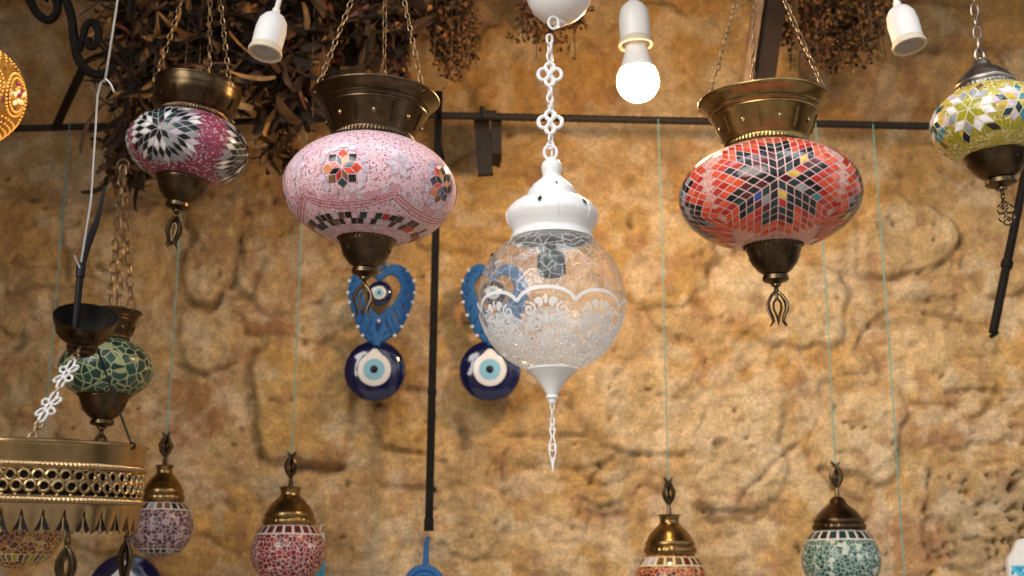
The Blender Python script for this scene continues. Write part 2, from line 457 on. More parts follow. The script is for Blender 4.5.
def rhomb_star(g, mb, lon0, t0, n, fold, unit, pick, keep, phase=0.):
    for k in range(fold):
        a0 = 2 * PI * k / fold + phase; a1 = a0 + 2 * PI / fold
        e0 = (math.cos(a0) * unit, math.sin(a0) * unit); e1 = (math.cos(a1) * unit, math.sin(a1) * unit)
        for i in range(n):
            for j in range(n):
                if not keep(i, j): continue
                pts = [(i * e0[0] + j * e1[0], i * e0[1] + j * e1[1]), ((i + 1) * e0[0] + j * e1[0], (i + 1) * e0[1] + j * e1[1]),
                       ((i + 1) * e0[0] + (j + 1) * e1[0], (i + 1) * e0[1] + (j + 1) * e1[1]), (i * e0[0] + (j + 1) * e1[0], i * e0[1] + (j + 1) * e1[1])]
                m = pick(i, j)
                if m is not None: g.quad(mb, lon0, t0, pts, m)


def tulip(mb, top, H, w, r, mat=0, flat=.35):
    r = r * 1.25; w = w * 1.1
    """openwork tulip finial hanging from `top` (local units)"""
    x0, y0, z0 = top
    mb.tube([(x0, y0, z0), (x0, y0, z0 - H * .12)], [r * 1.8, r * 1.1], 8, mat=mat)
    mb.sphere((x0, y0, z0 - H * .12), r * 1.7, 10, mat)
    sh = [(0, .12), (.55, .24), (.95, .42), (.95, .58), (.62, .76), (.5, .88), (.85, 1.0)]
    inn = [(0, .3), (.38, .42), (.42, .56), (.12, .76), (.0, .86)]
    for sgn in (-1, 1):
        for yy in (-1, 1):
            mb.tube([(x0 + sgn * w * a, y0 + yy * flat * w * a, z0 - H * b) for a, b in sh], [r, r, r, r, r, r * .9, r * .3], 6, mat=mat)
        mb.tube([(x0 + sgn * w * a, y0, z0 - H * b) for a, b in inn], r * .8, 6, mat=mat)
    mb.tube([(x0, y0, z0 - H * .12), (x0, y0, z0 - H * .30)], r, 6, mat=mat)
    mb.tube([(x0, y0, z0 - H * .86), (x0, y0, z0 - H * .98)], [r, r * .3], 6, mat=mat)


def star_hole(mb, c, n, up, r, mat):
    c, n, up = Vector(c), Vector(n).normalized(), Vector(up); up = (up - n * up.dot(n)).normalized(); sd = up.cross(n)
    vs = [c]
    for k in range(10):
        a = PI / 2 + k * PI / 5; q = r if k % 2 == 0 else r * .45
        vs.append(c + sd * (q * math.cos(a)) + up * (q * math.sin(a)))
    mb.add(vs, [(0, 1 + k, 1 + (k + 1) % 10) for k in range(10)], mat)


def wide_cap(root_o, s, rim, neck, z0, h, mat, panels=8, holes='stud', rounded=False):
    """open brass bowl that carries a big globe; z0 = height of its neck"""
    k = h / 53.; dr = rim - neck

    def rr(f): return neck + dr * f
    pr = [(neck * .97, z0 - 2), (neck, z0), (neck * 1.03, z0 + 2 * k, .012, 72), (neck * 1.05, z0 + 5 * k, .014, 72), (neck * 1.02, z0 + 8 * k, .012, 72),
          (rr(.06), z0 + 10 * k), (rr(.13), z0 + 12 * k), (rr(.46), z0 + 33 * k), (rr(.54), z0 + 35 * k), (rr(.56), z0 + 36.5 * k), (rr(.53), z0 + 38 * k),
          (rr(.58), z0 + 39 * k), (rr(.67), z0 + 40.5 * k), (rr(.68), z0 + 42 * k), (rr(.64), z0 + 43 * k), (rr(.70), z0 + 45 * k), (rr(.86), z0 + 48.5 * k),
          (rr(.96), z0 + 50.5 * k), (rr(1.0), z0 + 51.5 * k), (rr(1.01), z0 + 53 * k), (rr(.97), z0 + 54 * k), (rr(.9), z0 + 52.5 * k), (rr(.5), z0 + 43 * k),
          (rr(.38), z0 + 30 * k), (rr(.02), z0 + 8 * k), (neck * .9, z0 + 1)]
    def pf(z): return .12 + (z - 12) / 21 * .34
    if rounded:
        def pf(z): return .30 + .62 * math.sin((z - 10) / 30 * PI / 2)
        pr = pr[:5] + [(rr(.10), z0 + 9 * k), (rr(.30), z0 + 10 * k)] + [(rr(pf(z)), z0 + z * k) for z in (14, 19, 25, 31, 37, 40)] + [(rr(.98), z0 + 43 * k), (rr(.94), z0 + 46 * k)] + pr[-8:]
    mb = MB(); mb.lathe(pr, 216)
    cap = mb.build('brass_cap', mat, root_o, s, 50)
    mb = MB()
    mb.lathe([(rr(.99), z0 + 51 * k), (rr(1.03), z0 + 52 * k, .006, 90), (rr(1.035), z0 + 53 * k, .008, 90), (rr(1.02), z0 + 54.2 * k, .006, 90), (rr(.97), z0 + 54.2 * k)], 180)
    mb.build('rim', mat, cap, s, 60)
    mb = MB()
    for q in range(panels):
        a = 2 * PI * (q + .5) / panels + .1; ca, sa = math.sin(a), -math.cos(a)
        mb.tube([((rr(f) + .3) * ca, (rr(f) + .3) * sa, z0 + z * k) for f, z in ((pf(z_), z_) for z_ in (13, 18, 23, 28, 32))], 1.5, 6)
        a = 2 * PI * q / panels + .1; ca, sa = math.sin(a), -math.cos(a); f = pf(22)
        c = Vector(((rr(f) + .9) * ca, (rr(f) + .9) * sa, z0 + 22 * k)); n = Vector((ca * .9, sa * .9, -.45))
        if holes == 'stud':
            mb.sphere(c - n * .4, 2.0 * k, 8, 1, (1, 1, 1.6))
            mb.ring(c, Vector((-sa, ca, 0)), (0, 0, 1), 2.4 * k, 3.4 * k, .5, 10, 5)
        else: star_hole(mb, c, n, (0, 0, 1), 4.2 * k, 2)
    mb.build('pressed_panel_detail', [mat, brass_pale, hole], cap, s, 50)
    return cap


def bottom_cup(root_o, s, r, z0, mat, holes=True, k=None):
    k = k or r / 29.
    pr = [(r * .9, z0 + 3 * k), (r * 1.0, z0 + 1.5 * k, .02, 40), (r * 1.03, z0, .025, 40), (r * 1.0, z0 - 2.5 * k, .02, 40), (r * .93, z0 - 4 * k), (r * .93, z0 - 6 * k), (r * .9, z0 - 8 * k),
          (r * .87, z0 - 10 * k), (r * .77, z0 - 19 * k), (r * .56, z0 - 26.5 * k), (r * .40, z0 - 30 * k), (r * .38, z0 - 31 * k), (r * .44, z0 - 32 * k), (r * .45, z0 - 36 * k), (r * .38, z0 - 37.5 * k),
          (r * .26, z0 - 38.5 * k), (r * .17, z0 - 40 * k), (r * .17, z0 - 42 * k), (.05, z0 - 42.5 * k)]
    mb = MB(); mb.lathe(pr, 160)
    if holes:
        for q in range(6):
            a = 2 * PI * q / 6 + .35; ca, sa = math.sin(a), -math.cos(a)
            star_hole(mb, ((r * .80 + .6) * ca, (r * .80 + .6) * sa, z0 - 15 * k), (ca * .8, sa * .8, -.5), (0, 0, 1), 4.4 * k, 1)
    return mb.build('bottom_cup', [mat, hole], root_o, s, 50), z0 - 42 * k


def three_chains(o, s, rim, zr, hook, angles, mat=None, L=9, w=2.2, r=.62, tail=True):
    """three hanging chains from the cap rim to one ring, then up to the canopy"""
    hk = Vector(hook)
    for a in angles:
        p = W(o, (rim * math.sin(R(a)), -rim * math.cos(R(a)), zr), s)
        mb = MB(); mb.chain(p, hk, L * s, w * s, r * s)
        mb.ring(p, (0, 0, 1), (1, 0, 0), 2.6 * s, 2.6 * s, .6 * s, 10)
        mb.build('chain', mat or chain_mat, o, world=True)
    mb = MB(); mb.ring(hk, (1, 0, 0), (0, 0, 1), 5 * s, 5 * s, 1.0 * s)
    mb.build('chain_ring', mat or chain_mat, o, world=True)
    if tail:
        mb = MB(); mb.chain(hk, (hk.x, hk.y, CEIL_Z + .004), 11 * s, 2.4 * s, .7 * s)
        mb.build('top_chain', mat or chain_mat, o, world=True)


def tail_pos(px, py, Y, dz=0):
    p = P(px, py, Y); return p


BLK = tile('black_glass_tile', (.012, .014, .018)); DKG = tile('dark_green_glass_tile', (.015, .05, .05)); DKR = tile('maroon_glass_tile', (.10, .018, .02))
ORG = tile('red_orange_glass_tile', (.66, .075, .03)); ORG2 = tile('coral_glass_tile', (.74, .14, .07)); RDT = tile('deep_red_glass_tile', (.48, .03, .02))
LIL = tile('lilac_glass_tile', (.60, .50, .58)); YLW = tile('amber_glass_tile', (.62, .42, .06)); BLU = tile('blue_glass_tile', (.03, .08, .30)); TEAL = tile('teal_glass_tile', (.05, .22, .28))
WHT = tile('white_glass_tile', (.78, .76, .76)); PNK = tile('pink_glass_tile', (.62, .30, .36)); OLV = tile('olive_glass_tile', (.34, .30, .02)); ORN = tile('orange_glass_tile', (.75, .26, .08))
SLT = tile('slate_glass_tile', (.30, .31, .34)); BRT = tile('brown_glass_tile', (.17, .09, .04)); RLN = tile('red_line_glass', (.50, .10, .11)); PPK = tile('pale_pink_glass_tile', (.72, .45, .50))
GPK = plain('pale_pink_grout', (.74, .46, .42), .6); GGR = plain('pale_grey_grout', (.42, .41, .42), .6); GCR = plain('cream_grout', (.70, .62, .36), .6)
GLT = plain('white_grout', (.62, .58, .54), .6)
TSET = [GLT, GPK, GGR, GCR, BLK, DKG, DKR, ORG, ORG2, RDT, LIL, YLW, BLU, TEAL, WHT, PNK, OLV, ORN, SLT, BRT, RLN, PPK]
TI = {m.name: i + 1 for i, m in enumerate(TSET)}


def ti(m): return TI[m.name]


def mosaic_lantern(name, label, px, py, Y, a, c, rot, base, decorate, group, cap=None, cup=None, capmat=brass, cupmat=brass_dark):
    s = S(px, py, Y); o = root(name, label, 'lantern', P(px, py, Y), rot, group)
    wp = P(px, py, Y); g = Globe(a, c, -math.atan2(wp.x, wp.y)); mb = MB(); g.body(mb, R(-78), R(74))
    if decorate: decorate(g, mb)
    mb.build('mosaic_globe', [base] + TSET, o, s, 50)
    return o, s, g


GRP = 'mosaic glass hanging lanterns'
# red lantern
red_base = crushed('red_crushed_glass', [(.30, (.62, .10, .06)), (.52, (.72, .22, .17)), (.78, (.75, .55, .52)), (.88, (.25, .04, .05)), (1, (.80, .70, .66))], 420, (.72, .40, .34), .16)


def deco_red(g, mb):
    g.grout = GPK
    def pick(i, j):
        lo, hi = min(i, j), max(i, j); q = rnd.random()
        if lo <= 1 and hi <= 4:
            if q < .50: return ti(BLK)
            if q < .66: return ti(DKG)
            if q < .82: return ti(DKR)
            if q < .88: return ti(RDT)
            if q < .90: return ti(BLU)
            if q < .92: return ti(TEAL)
            if q < .97: return ti(SLT)
            return ti(YLW)
        return ti(ORG) if q < .5 else ti(ORG2) if q < .75 else ti(RDT)
    for k in range(4):
        rhomb_star(g, mb, R(5 + 90 * k), R(-8), 8, 6, 8.6, pick, lambda i, j: i + j <= 7 and max(i, j) <= 6, PI / 6)


o, s, g = mosaic_lantern('mosaic_lantern', 'large red orange mosaic lantern with black star below a bright brass bowl', 770, 196, 1.75, 90, 54, (R(2), R(-1.5), 0), red_base, deco_red, GRP)
wide_cap(o, s, 65, 40, 47, 52, brass)
three_chains(o, s, 62, 99, P(755, -67, 1.75), (-68, 62, 180))
_, zt = bottom_cup(o, s, 29, -50, brass_dark)
mb = MB(); tulip(mb, (0, 0, zt), 40, 8.5, 1.25); mb.build('finial', brass_dark, o, s)

# pink lantern
pink_base = crushed('pink_crushed_glass', [(.50, (.74, .46, .53)), (.66, (.80, .66, .70)), (.84, (.40, .07, .10)), (.94, (.06, .04, .06)), (1, (.60, .28, .14))], 400, (.78, .54, .60), .13)


def deco_pink(g, mb):
    g.grout = PPK
    for k in range(5):
        lon = R(-18 + 72 * k); t0 = R(-6); A = 8.2
        cs = [DKG, ORN, BLK, RDT, BLK, RDT, BRT, ORG] if k % 2 == 0 else [ORN, BLK, YLW, BLK, ORG, BRT, BLU, BLK]
        for q in range(8):
            a = 2 * PI * q / 8 + PI / 8; d = PI / 8
            p1 = (A * math.cos(a - d), A * math.sin(a - d)); p2 = (A * math.cos(a + d), A * math.sin(a + d)); tp = (p1[0] + p2[0], p1[1] + p2[1])
            g.quad(mb, lon, t0, [(0, 0), p1, tp, p2], ti(cs[q]), gap=.84)
            a3 = a + 2 * d; p3 = (A * math.cos(a3 + d), A * math.sin(a3 + d)); t2 = (p2[0] + p3[0], p2[1] + p3[1])
            ou = (tp[0] + t2[0] - p2[0], tp[1] + t2[1] - p2[1])
            g.quad(mb, lon, t0, [p2, tp, ou, t2], ti([BLK, DKG, BRT, ORN, BLK, ORG][(q * 5 + k) % 6]), gap=.84)
            # lilac tiles around the flower
            b1 = (ou[0] * 1.0, ou[1] * 1.0); ro = math.hypot(*ou)
            for f in (0, 1):
                a4 = math.atan2(ou[1], ou[0]) + f * d
                r0, r1 = (ro * (1.08 if f == 0 else .98), ro * (1.34 if f == 0 else 1.28))
                g.quad(mb, lon, t0, [(r0 * math.cos(a4 - .2), r0 * math.sin(a4 - .2)), (r1 * math.cos(a4 - .17), r1 * math.sin(a4 - .17)),
                                     (r1 * math.cos(a4 + .17), r1 * math.sin(a4 + .17)), (r0 * math.cos(a4 + .2), r0 * math.sin(a4 + .2))], ti(LIL) if rnd.random() < .6 else ti(PPK), gap=.9)
        # pale six pointed flower between the coloured ones
        rhomb_star(g, mb, lon + R(36), R(2), 1, 6, 9, lambda i, j: ti(LIL), lambda i, j: True, PI / 2)

    def garland(l, dq):
        f = abs(((math.degrees(l) + 18 + 36) % 72) / 72 - .5) * 2     # 1 at the cusps
        return g.lat(R(-6), -34 + 15 * f ** 2.2 + dq)
    ls = [R(i) for i in range(0, 361, 2)]
    for dq in (0, -3.2): g.ribbon(mb, [(l, garland(l, dq)) for l in ls], 1.0, .5, ti(RLN))
    g.ribbon(mb, [(l, garland(l, -7.0)) for l in ls], .8, .5, ti(RLN))
    for i in range(80):
        l0, l1 = 2 * PI * i / 80 + .008, 2 * PI * (i + 1) / 80 - .008
        mt = ti([PPK, PNK, LIL, PNK][rnd.randrange(4)])
        mb.add([g.at(l0, garland(l0, 3), .5), g.at(l1, garland(l1, 3), .5), g.at(l1, garland(l1, 8.5), .5), g.at(l0, garland(l0, 8.5), .5)], [(0, 1, 2, 3)], mt)
    for i in range(48):
        l0 = 2 * PI * i / 48; dl = 2 * PI / 48
        for row in range(3):
            t0 = R(-47 - 6.5 * row); t1 = t0 - R(6)
            mt = ti([BLK, BRT, LIL, RDT, PPK, DKG, BLK, LIL][rnd.randrange(8)] if row < 2 else [PPK, LIL][rnd.randrange(2)])
            l = l0 + (dl / 2 if row % 2 else 0)
            mb.add([g.at(l + .01, t0, .5), g.at(l + dl - .01, t0, .5), g.at(l + dl * .75, t1, .5), g.at(l - dl * .25 + .02, t1, .5)], [(0, 1, 2, 3)], mt)


o, s, g = mosaic_lantern('mosaic_lantern', 'large pale pink mosaic lantern with small flowers below a brass bowl coloured dark for its reflections', 370, 190, 1.75, 86.5, 55, (0, R(2), 0), pink_base, deco_pink, GRP)
wide_cap(o, s, 64, 40, 47, 50, brass_dark)  # darker metal here stands in for the bowl's dim reflections
three_chains(o, s, 61, 96, P(386, -88, 1.75), (-70, 55, 178))
_, zt = bottom_cup(o, s, 29, -50, brass_dark)
mb = MB(); tulip(mb, (0, 0, zt), 38, 8, 1.25); mb.build('finial', brass_dark, o, s)

# purple lantern
pur_base = crushed('magenta_crushed_glass', [(.46, (.28, .012, .085)), (.62, (.44, .03, .14)), (.74, (.52, .36, .40)), (.88, (.07, .012, .03)), (1, (.66, .56, .60))], 300, (.33, .12, .17), .09)


def deco_purple(g, mb):
    g.grout = GGR
    for k in range(4):
        def pick(i, j):
            if (i + j) % 2 == 0: return ti(BLK)
            return ti([WHT, WHT, SLT, SLT, BLK, DKG, WHT, LIL][rnd.randrange(8)])
        rhomb_star(g, mb, R((-27, 74, 165, 250)[k]), R(-2), 4, 8, 8.8, pick, lambda i, j: i + j <= 3, PI / 8)


o, s, g = mosaic_lantern('mosaic_lantern', 'magenta and black mosaic lantern hanging before the dried leaves', 188, 148, 2.0, 60, 37, (0, R(6), 0), pur_base, deco_purple, GRP)
wide_cap(o, s, 43.5, 33, 30, 36, brass_dark, 8, 'star', True)
three_chains(o, s, 42, 64, P(211, -88, 2.0), (-72, 60, 178), L=9, w=2, r=.6)
_, zt = bottom_cup(o, s, 27, -31, brass_dark, k=.86)
mb = MB(); tulip(mb, (0, 0, zt), 36, 5.5, 1.2, 0, .9); mb.build('finial', brass_dark, o, s)


def dome_cap(o, s, r, z0, h, mat, name='brass_cap', ribs=40, flare=False):
    k = h / 36.
    pr = [(r * .93, z0 - 2), (r, z0), (r * 1.02, z0 + 2 * k, .012, ribs), (r * 1.0, z0 + 5 * k, .012, ribs), (r * .95, z0 + 6 * k), (r * .97, z0 + 8 * k), (r * .97, z0 + 10 * k), (r * .90, z0 + 12 * k),
          (r * .80, z0 + 17 * k), (r * .64, z0 + 22 * k), (r * .46, z0 + 26 * k), (r * .38, z0 + 28 * k)]
    if flare: pr += [(r * .36, z0 + 31 * k), (r * .39, z0 + 34 * k), (r * .46, z0 + 36 * k), (r * .40, z0 + 36.5 * k), (r * .2, z0 + 33 * k), (.1, z0 + 33 * k)]
    else: pr += [(r * .34, z0 + 29 * k), (r * .30, z0 + 33 * k), (r * .20, z0 + 36 * k), (r * .12, z0 + 37 * k), (.1, z0 + 38 * k)]
    mb = MB(); mb.lathe(pr, 160)
    return mb.build(name, mat, o, s, 50), z0 + h


# yellow lantern
yel_base = crushed('yellow_crushed_glass', [(.46, (.42, .31, .012)), (.66, (.52, .40, .03)), (.78, (.70, .62, .34)), (.90, (.22, .16, .01)), (1, (.74, .68, .48))], 300, (.52, .43, .12), .10)


def deco_yellow(g, mb):
    g.grout = GCR
    for k in range(4):
        l0 = R(-19 + 90 * k)

        def pick(i, j):
            if i + j == 0: return ti(OLV)
            if i + j == 1: return ti(WHT) if rnd.random() < .75 else ti(SLT)
            return [ti(BRT), ti(BLK), ti(LIL)][rnd.randrange(3)]
        rhomb_star(g, mb, l0, R(0), 3, 6, 10.2, pick, lambda i, j: i + j <= 1 or (i == 2 and j == 0), PI / 3)
        rhomb_star(g, mb, l0 + R(45), R(2), 2, 6, 8.5, lambda i, j: [ti(DKG), ti(TEAL), ti(YLW), ti(LIL)][rnd.randrange(4)], lambda i, j: i + j <= 1, 0)
    for i in range(40):
        l0 = 2 * PI * i / 40; dl = 2 * PI / 40
        g.band_tile(mb, l0 + .02, l0 + dl - .02, R(-24), R(-36), .5, ti([OLV, BRT, YLW, OLV, RDT][rnd.randrange(5)]))


o, s, g = mosaic_lantern('mosaic_lantern', 'yellow mosaic lantern with silvery dome cap, cut by the right edge', 991, 123, 1.7, 59, 40, (0, R(-4), 0), yel_base, deco_yellow, GRP)
silver = plain('tarnished_silver', (.24, .21, .18), .35, 1, .4, 70, .15)
_, zt = dome_cap(o, s, 30, 33, 34, silver)
mb = MB()
mb.ring((0, 0, zt + 6), (1, 0, 0), (0, 0, 1), 4.5, 6.5, 1.6); mb.tube([(0, 0, zt - 2), (0, 0, zt + 2)], 4, 10); mb.build('hanging_loop', silver, o, s)
mb = MB(); pt = W(o, (0, 0, zt + 11), s); mb.chain(pt, (pt.x - .012, pt.y, CEIL_Z + .004), 15 * s, 3.6 * s, 1.0 * s); mb.build('top_chain', silver, o, world=True)
_, zt = bottom_cup(o, s, 34, -29, brass_dark, k=.98)
mb = MB()
mb.chain((0, 0, zt), (0, 0, zt - 14), 7, 2.2, .8)
for k in range(6): mb.ring((6 * math.sin(k * PI / 3) * .8, 0, zt - 24 + 8 * math.cos(k * PI / 3)), (1, 0, 0), (0, 0, 1), 4, 4.5, .9, 12)
mb.build('finial', brass_dark, o, s)

# glowing gold lantern at the left edge
gold_base = crushed('gold_beaded_glass', [(.5, (.40, .15, .02)), (.8, (.50, .22, .03)), (.9, (.22, .04, .07)), (1, (.62, .34, .06))], 110, (.34, .15, .02), .14)
for n_ in [gold_base.node_tree.nodes]:
    b_ = n_['Principled BSDF']
    src = b_.inputs['Base Color'].links[0].from_socket
    gold_base.node_tree.links.new(src, b_.inputs['Emission Color']); b_.inputs['Emission Strength'].default_value = .16


def lit(name, c, e):
    m, nt, b = nodes(name); b.inputs['Base Color'].default_value = c + (1,); b.inputs['Emission Color'].default_value = c + (1,); b.inputs['Emission Strength'].default_value = e
    b.inputs['Roughness'].default_value = .3
    return m


glow_bead = lit('lit_amber_bead', (1.0, .46, .07), .55); glow_white = lit('lit_pale_gem', (1.0, .62, .30), .8); gem_red = lit('lit_ruby_gem', (.32, .03, .06), .4); gold_line = plain('gold_outline', (.28, .17, .03), .4, .8)
px, py, Y = -30, 94, 1.7
s = S(px, py, Y); o = root('beaded_lantern', 'lit golden beaded lantern glowing at the left edge', 'lantern', P(px, py, Y))
g = Globe(52, 52, R(18)); mb = MB(); g.body(mb, R(-75), R(75), 72, 36); mb.build('beaded_globe', gold_base, o, s)
mb = MB(); mg = MB(); ml = MB()
for k in range(8):
    l0 = R(20 + 45 * k)
    for rad in (22, 17.5, 8):
        n = int(rad * 1.5)
        for q in range(n):
            a = 2 * PI * q / n; mb.sphere(g.tangent(l0, R(-4), rad * math.cos(a) * .82, rad * math.sin(a), .5), 1.4, 6)
    ml.tube([g.tangent(l0, R(-4), 19.8 * .82 * math.cos(2 * PI * q / 40), 19.8 * math.sin(2 * PI * q / 40), .3) for q in range(40)], 1.2, 5, True)
    for q in range(9):
        if k not in (0, 1): continue
        a = q * 2.4; rr_ = 4.2 * math.sqrt(q); mg = MB(); mg.sphere(g.tangent(l0, R(-4), rr_ * math.cos(a) * .8, rr_ * math.sin(a), .4), rnd.uniform(2.2, 2.9), 8); mg.build('gem', glow_white if q % 3 else gem_red, o, s)
for t in range(-70, -30, 6):
    n = int(60 * math.cos(R(t)))
    for q in range(n): mb.sphere(g.at(2 * PI * q / n, R(t), .5), 1.2, 6)
for t in range(32, 72, 7):
    n = int(44 * math.cos(R(t)))
    for q in range(n): mb.sphere(g.at(2 * PI * q / n, R(t), .4), 1.0, 6)
mb.build('bead_outline', glow_bead, o, s); ml.build('gold_border', gold_line, o, s)
_, zt = dome_cap(o, s, 22, 48, 26, brass)
mb = MB(); pt = W(o, (0, 0, zt), s); mb.chain(pt, (pt.x, pt.y, CEIL_Z + .004), 12 * s, 3 * s, .9 * s); mb.build('top_chain', chain_mat, o, world=True)

# green lantern behind the chandelier
grn_base = crushed('green_crackle_glass', [(.5, (.010, .042, .034)), (.8, (.02, .075, .058)), (.92, (.05, .12, .08)), (1, (.30, .34, .18))], 62, (.34, .37, .20), .06)
o, s, g = mosaic_lantern('mosaic_lantern', 'green crackle mosaic lantern behind the small tilted brass bowl', 106, 369, 2.2, 46, 32, (0, 0, 0), grn_base, None, GRP)
wide_cap(o, s, 31, 20, 28, 30, brass_dark)
hk = P(123, 165, 2.2)
for a in (-75, 60, 180):
    p = W(o, (30 * math.sin(R(a)), -30 * math.cos(R(a)), 57), s)
    if a == -75: p = W(o, (8, -28, 57), s)
    mb = MB(); mb.chain(p, hk, 15 * s, 3.4 * s, 1.0 * s); mb.build('chain', chain_mat, o, world=True)
mb = MB(); mb.ring(hk, (1, 0, 0), (0, 0, 1), 6 * s, 6 * s, 1.2 * s); mb.build('chain_ring', chain_mat, o, world=True)
mb = MB(); mb.tube([hk, (hk.x, hk.y, CEIL_Z + .004)], .0014, 6); mb.build('hanging_wire', iron, o, world=True)
_, zt = bottom_cup(o, s, 26, -25, brass_dark, True, .84)
mb = MB(); tulip(mb, (0, 0, zt), 34, 6, 1.2); mb.build('finial', brass_dark, o, s)

# ------------------------------------------------------------------ small ball lanterns on strings
ROD_Y = 2.6


def rod_z(px):
    return P(px, 129 - 14 * px / 440 if px < 440 else 115.5 + (px - 440) * 11 / 490, ROD_Y).z


def ball_lantern(px, py, r, cz, capr, caph, base, tiles, label, capmat, flare=True, fin=34, sq=.95):
    Y = ROD_Y - .012; s = S(px, py, Y)
    o = root('ball_lantern', label, 'lantern', P(px, py, Y), (0, 0, 0), 'small mosaic ball lanterns on strings')
    g = Globe(r, r * sq); mb = MB(); g.body(mb, R(-80), R(62), 72, 32)
    if tiles:
        n = int(2 * PI * r * .8 / (r * .23))
        tt = math.acos(min(.98, capr * 1.0 / r))
        for (ta, tb) in ((tt - R(1), tt - R(17)), (R(-46), R(-57))):
            for i in range(n):
                l0 = 2 * PI * i / n; dl = 2 * PI / n; mt = tiles[rnd.randrange(len(tiles))]
                g.band_tile(mb, l0, l0 + dl, ta + R(1), tb - R(1.5), .25, ti(GCR if cz == 28 else GLT)); g.band_tile(mb, l0 + dl * .14, l0 + dl * .86, ta - R(1), tb + R(1), .55, ti(mt))
    mb.build('mosaic_globe', [base] + TSET, o, s, 50)
    _, zt = dome_cap(o, s, capr, cz, caph, capmat, 'brass_cap', 32, flare)
    # openwork finial standing upside down on the cap
    mb = MB(); k = fin
    mb.sphere((0, 0, zt - 1), 2.6, 8); mb.tube([(0, 0, zt - 3), (0, 0, zt + k * .35)], [3.2, 1.5], 8)
    for sg in (-1, 1):
        for yy in (-.6, .6):
            mb.tube([(sg * a * 6, yy * a * 6, zt + k * b) for a, b in ((0, .3), (.6, .45), (.85, .6), (.35, .8), (.2, .88), (.7, 1.0))], [2.4, 2.4, 2.2, 2.0, 1.8, .7], 6)
    mb.tube([(0, 0, zt + k * .3), (0, 0, zt + k * .92)], 1.6, 6)
    mb.build('finial', brass_dark if cz > 25 else capmat, o, s)
    mb = MB(); p0 = W(o, (0, 0, zt + k * .8), s); zr = rod_z(px)
    mb.tube([p0, (p0.x + .001, ROD_Y - .012, (p0.z + zr) / 2), (p0.x, ROD_Y - .012, zr)], .0013, 6); mb.build('string', turq, o, world=True)
    return o


b1 = crushed('plum_crackle_glass', [(.5, (.085, .03, .045)), (.8, (.16, .065, .085)), (1, (.36, .24, .25))], 110, (.54, .45, .44), .05)
b2 = crushed('ruby_crackle_glass', [(.5, (.17, .010, .012)), (.8, (.27, .03, .03)), (1, (.08, .008, .01))], 115, (.66, .50, .46), .055)
b3 = crushed('orange_crackle_glass', [(.4, (.28, .035, .012)), (.7, (.42, .09, .025)), (.9, (.11, .025, .01)), (1, (.55, .27, .06))], 110, (.60, .38, .19), .06)
b4 = crushed('sea_green_crackle_glass', [(.4, (.035, .10, .082)), (.75, (.07, .17, .135)), (.9, (.02, .06, .05)), (1, (.5, .57, .48))], 120, (.42, .50, .43), .06)
ball_lantern(161, 527, 32, 26, 21, 35, b1, [BLK, SLT, BRT, BLK], 'small plum mosaic ball lantern partly behind the pierced brass ring', brass, True, 34)
ball_lantern(288, 552, 37, 27, 26, 37, b2, [DKR, DKR, RDT], 'small ruby and white mosaic ball lantern, second from left', brass, True, 36)
ball_lantern(671, 582, 36, 28, 26, 38, b3, [BRT, DKR, DKR, BRT, LIL], 'small orange red mosaic ball lantern below the clear lamp\'s right side', brass, True, 38)
ball_lantern(841, 560, 39, 30, 26, 32, b4, [DKG, DKG, BLK], 'small sea green mosaic ball lantern at lower right', brass_dark, False, 36)
for (px, ybot, lab) in ((905, 590, 'long turquoise string hanging alone at the right of the wall'), (60, 420, 'turquoise string hanging at the far left behind the chandelier')):
    zr = rod_z(px); p = P(px, ybot if px > 500 else 240, ROD_Y - .012); q = P(px, 600 if px > 500 else 420, ROD_Y - .012)
    zb = P(918, 640, ROD_Y).z if px > 500 else P(45, 470, ROD_Y).z
    x = p.x if px > 500 else p.x
    mb = MB(); mb.tube([(x, ROD_Y - .012, zr), (x + .002, ROD_Y - .012, (zr + zb) / 2), (x, ROD_Y - .012, zb)], .0013, 6)
    tag(mb.build('hanging_string', turq), lab, 'string', 'bare turquoise strings')

# ------------------------------------------------------------------ white lamp with clear globe
px, py, Y = 551.5, 300, 1.7
s = S(px, py, Y); o = root('glass_globe_lamp', 'white metal hanging lamp with clear crackled globe and frosted lace', 'lamp', P(px, py, Y))
mb = MB()
K = 1 / .965


def zz(y): return (300 - y) * K


CAPZ = len(mb.v); mb.lathe([(37.0, 68), (40, 66.6), (41.2, 67), (41.2, 69), (39.5, 72), (39.6, 76), (43, 82), (45.6, 89), (46, 93), (44.5, 98), (40, 104), (33, 109), (25.5, 112.5), (24.5, 114),
          (24.3, 116), (23.3, 120), (20, 125), (14.5, 130), (11, 133), (9.6, 135), (9.2, 138), (10, 141), (10.6, 145), (10, 149), (8, 152), (5, 153.5), (4.5, 156), (.1, 157)], 96)

for (a, z, r, sz, nn) in ((-17, 98.5, 44.4, 4.9, 6), (10, 122, 22.3, 2.6, 5)):
    for q in range(nn):
        b = R(a + 360 / nn * q); ca, sa = math.sin(b), -math.cos(b); c = Vector((ca * (r + .5), sa * (r + .5), z)); t = Vector((-sa, ca, 0)); u = Vector((-ca * .55, -sa * .55, .83))
        mb.add([c + u * sz, c + t * sz * .5, c - u * sz, c - t * sz * .5], [(0, 1, 2, 3)], 1)
    if nn == 6:
        for q in range(8):
            b = R(a + 22.5 + 45 * q); ca, sa = math.sin(b), -math.cos(b)
            mb.tube([(ca * rr_, sa * rr_, z_) for rr_, z_ in ((43, 82), (45.7, 89), (46.1, 93), (44.6, 98), (40.1, 104), (33, 109))], .55, 5)
for q in mb.v: q.z = 61.5 + (q.z - 66.6) * .985; q.x = q.x * 1.02 + 1.2; q.y *= 1.02
mb.build('lamp_cap', [white_metal, hole], o, s, 40)
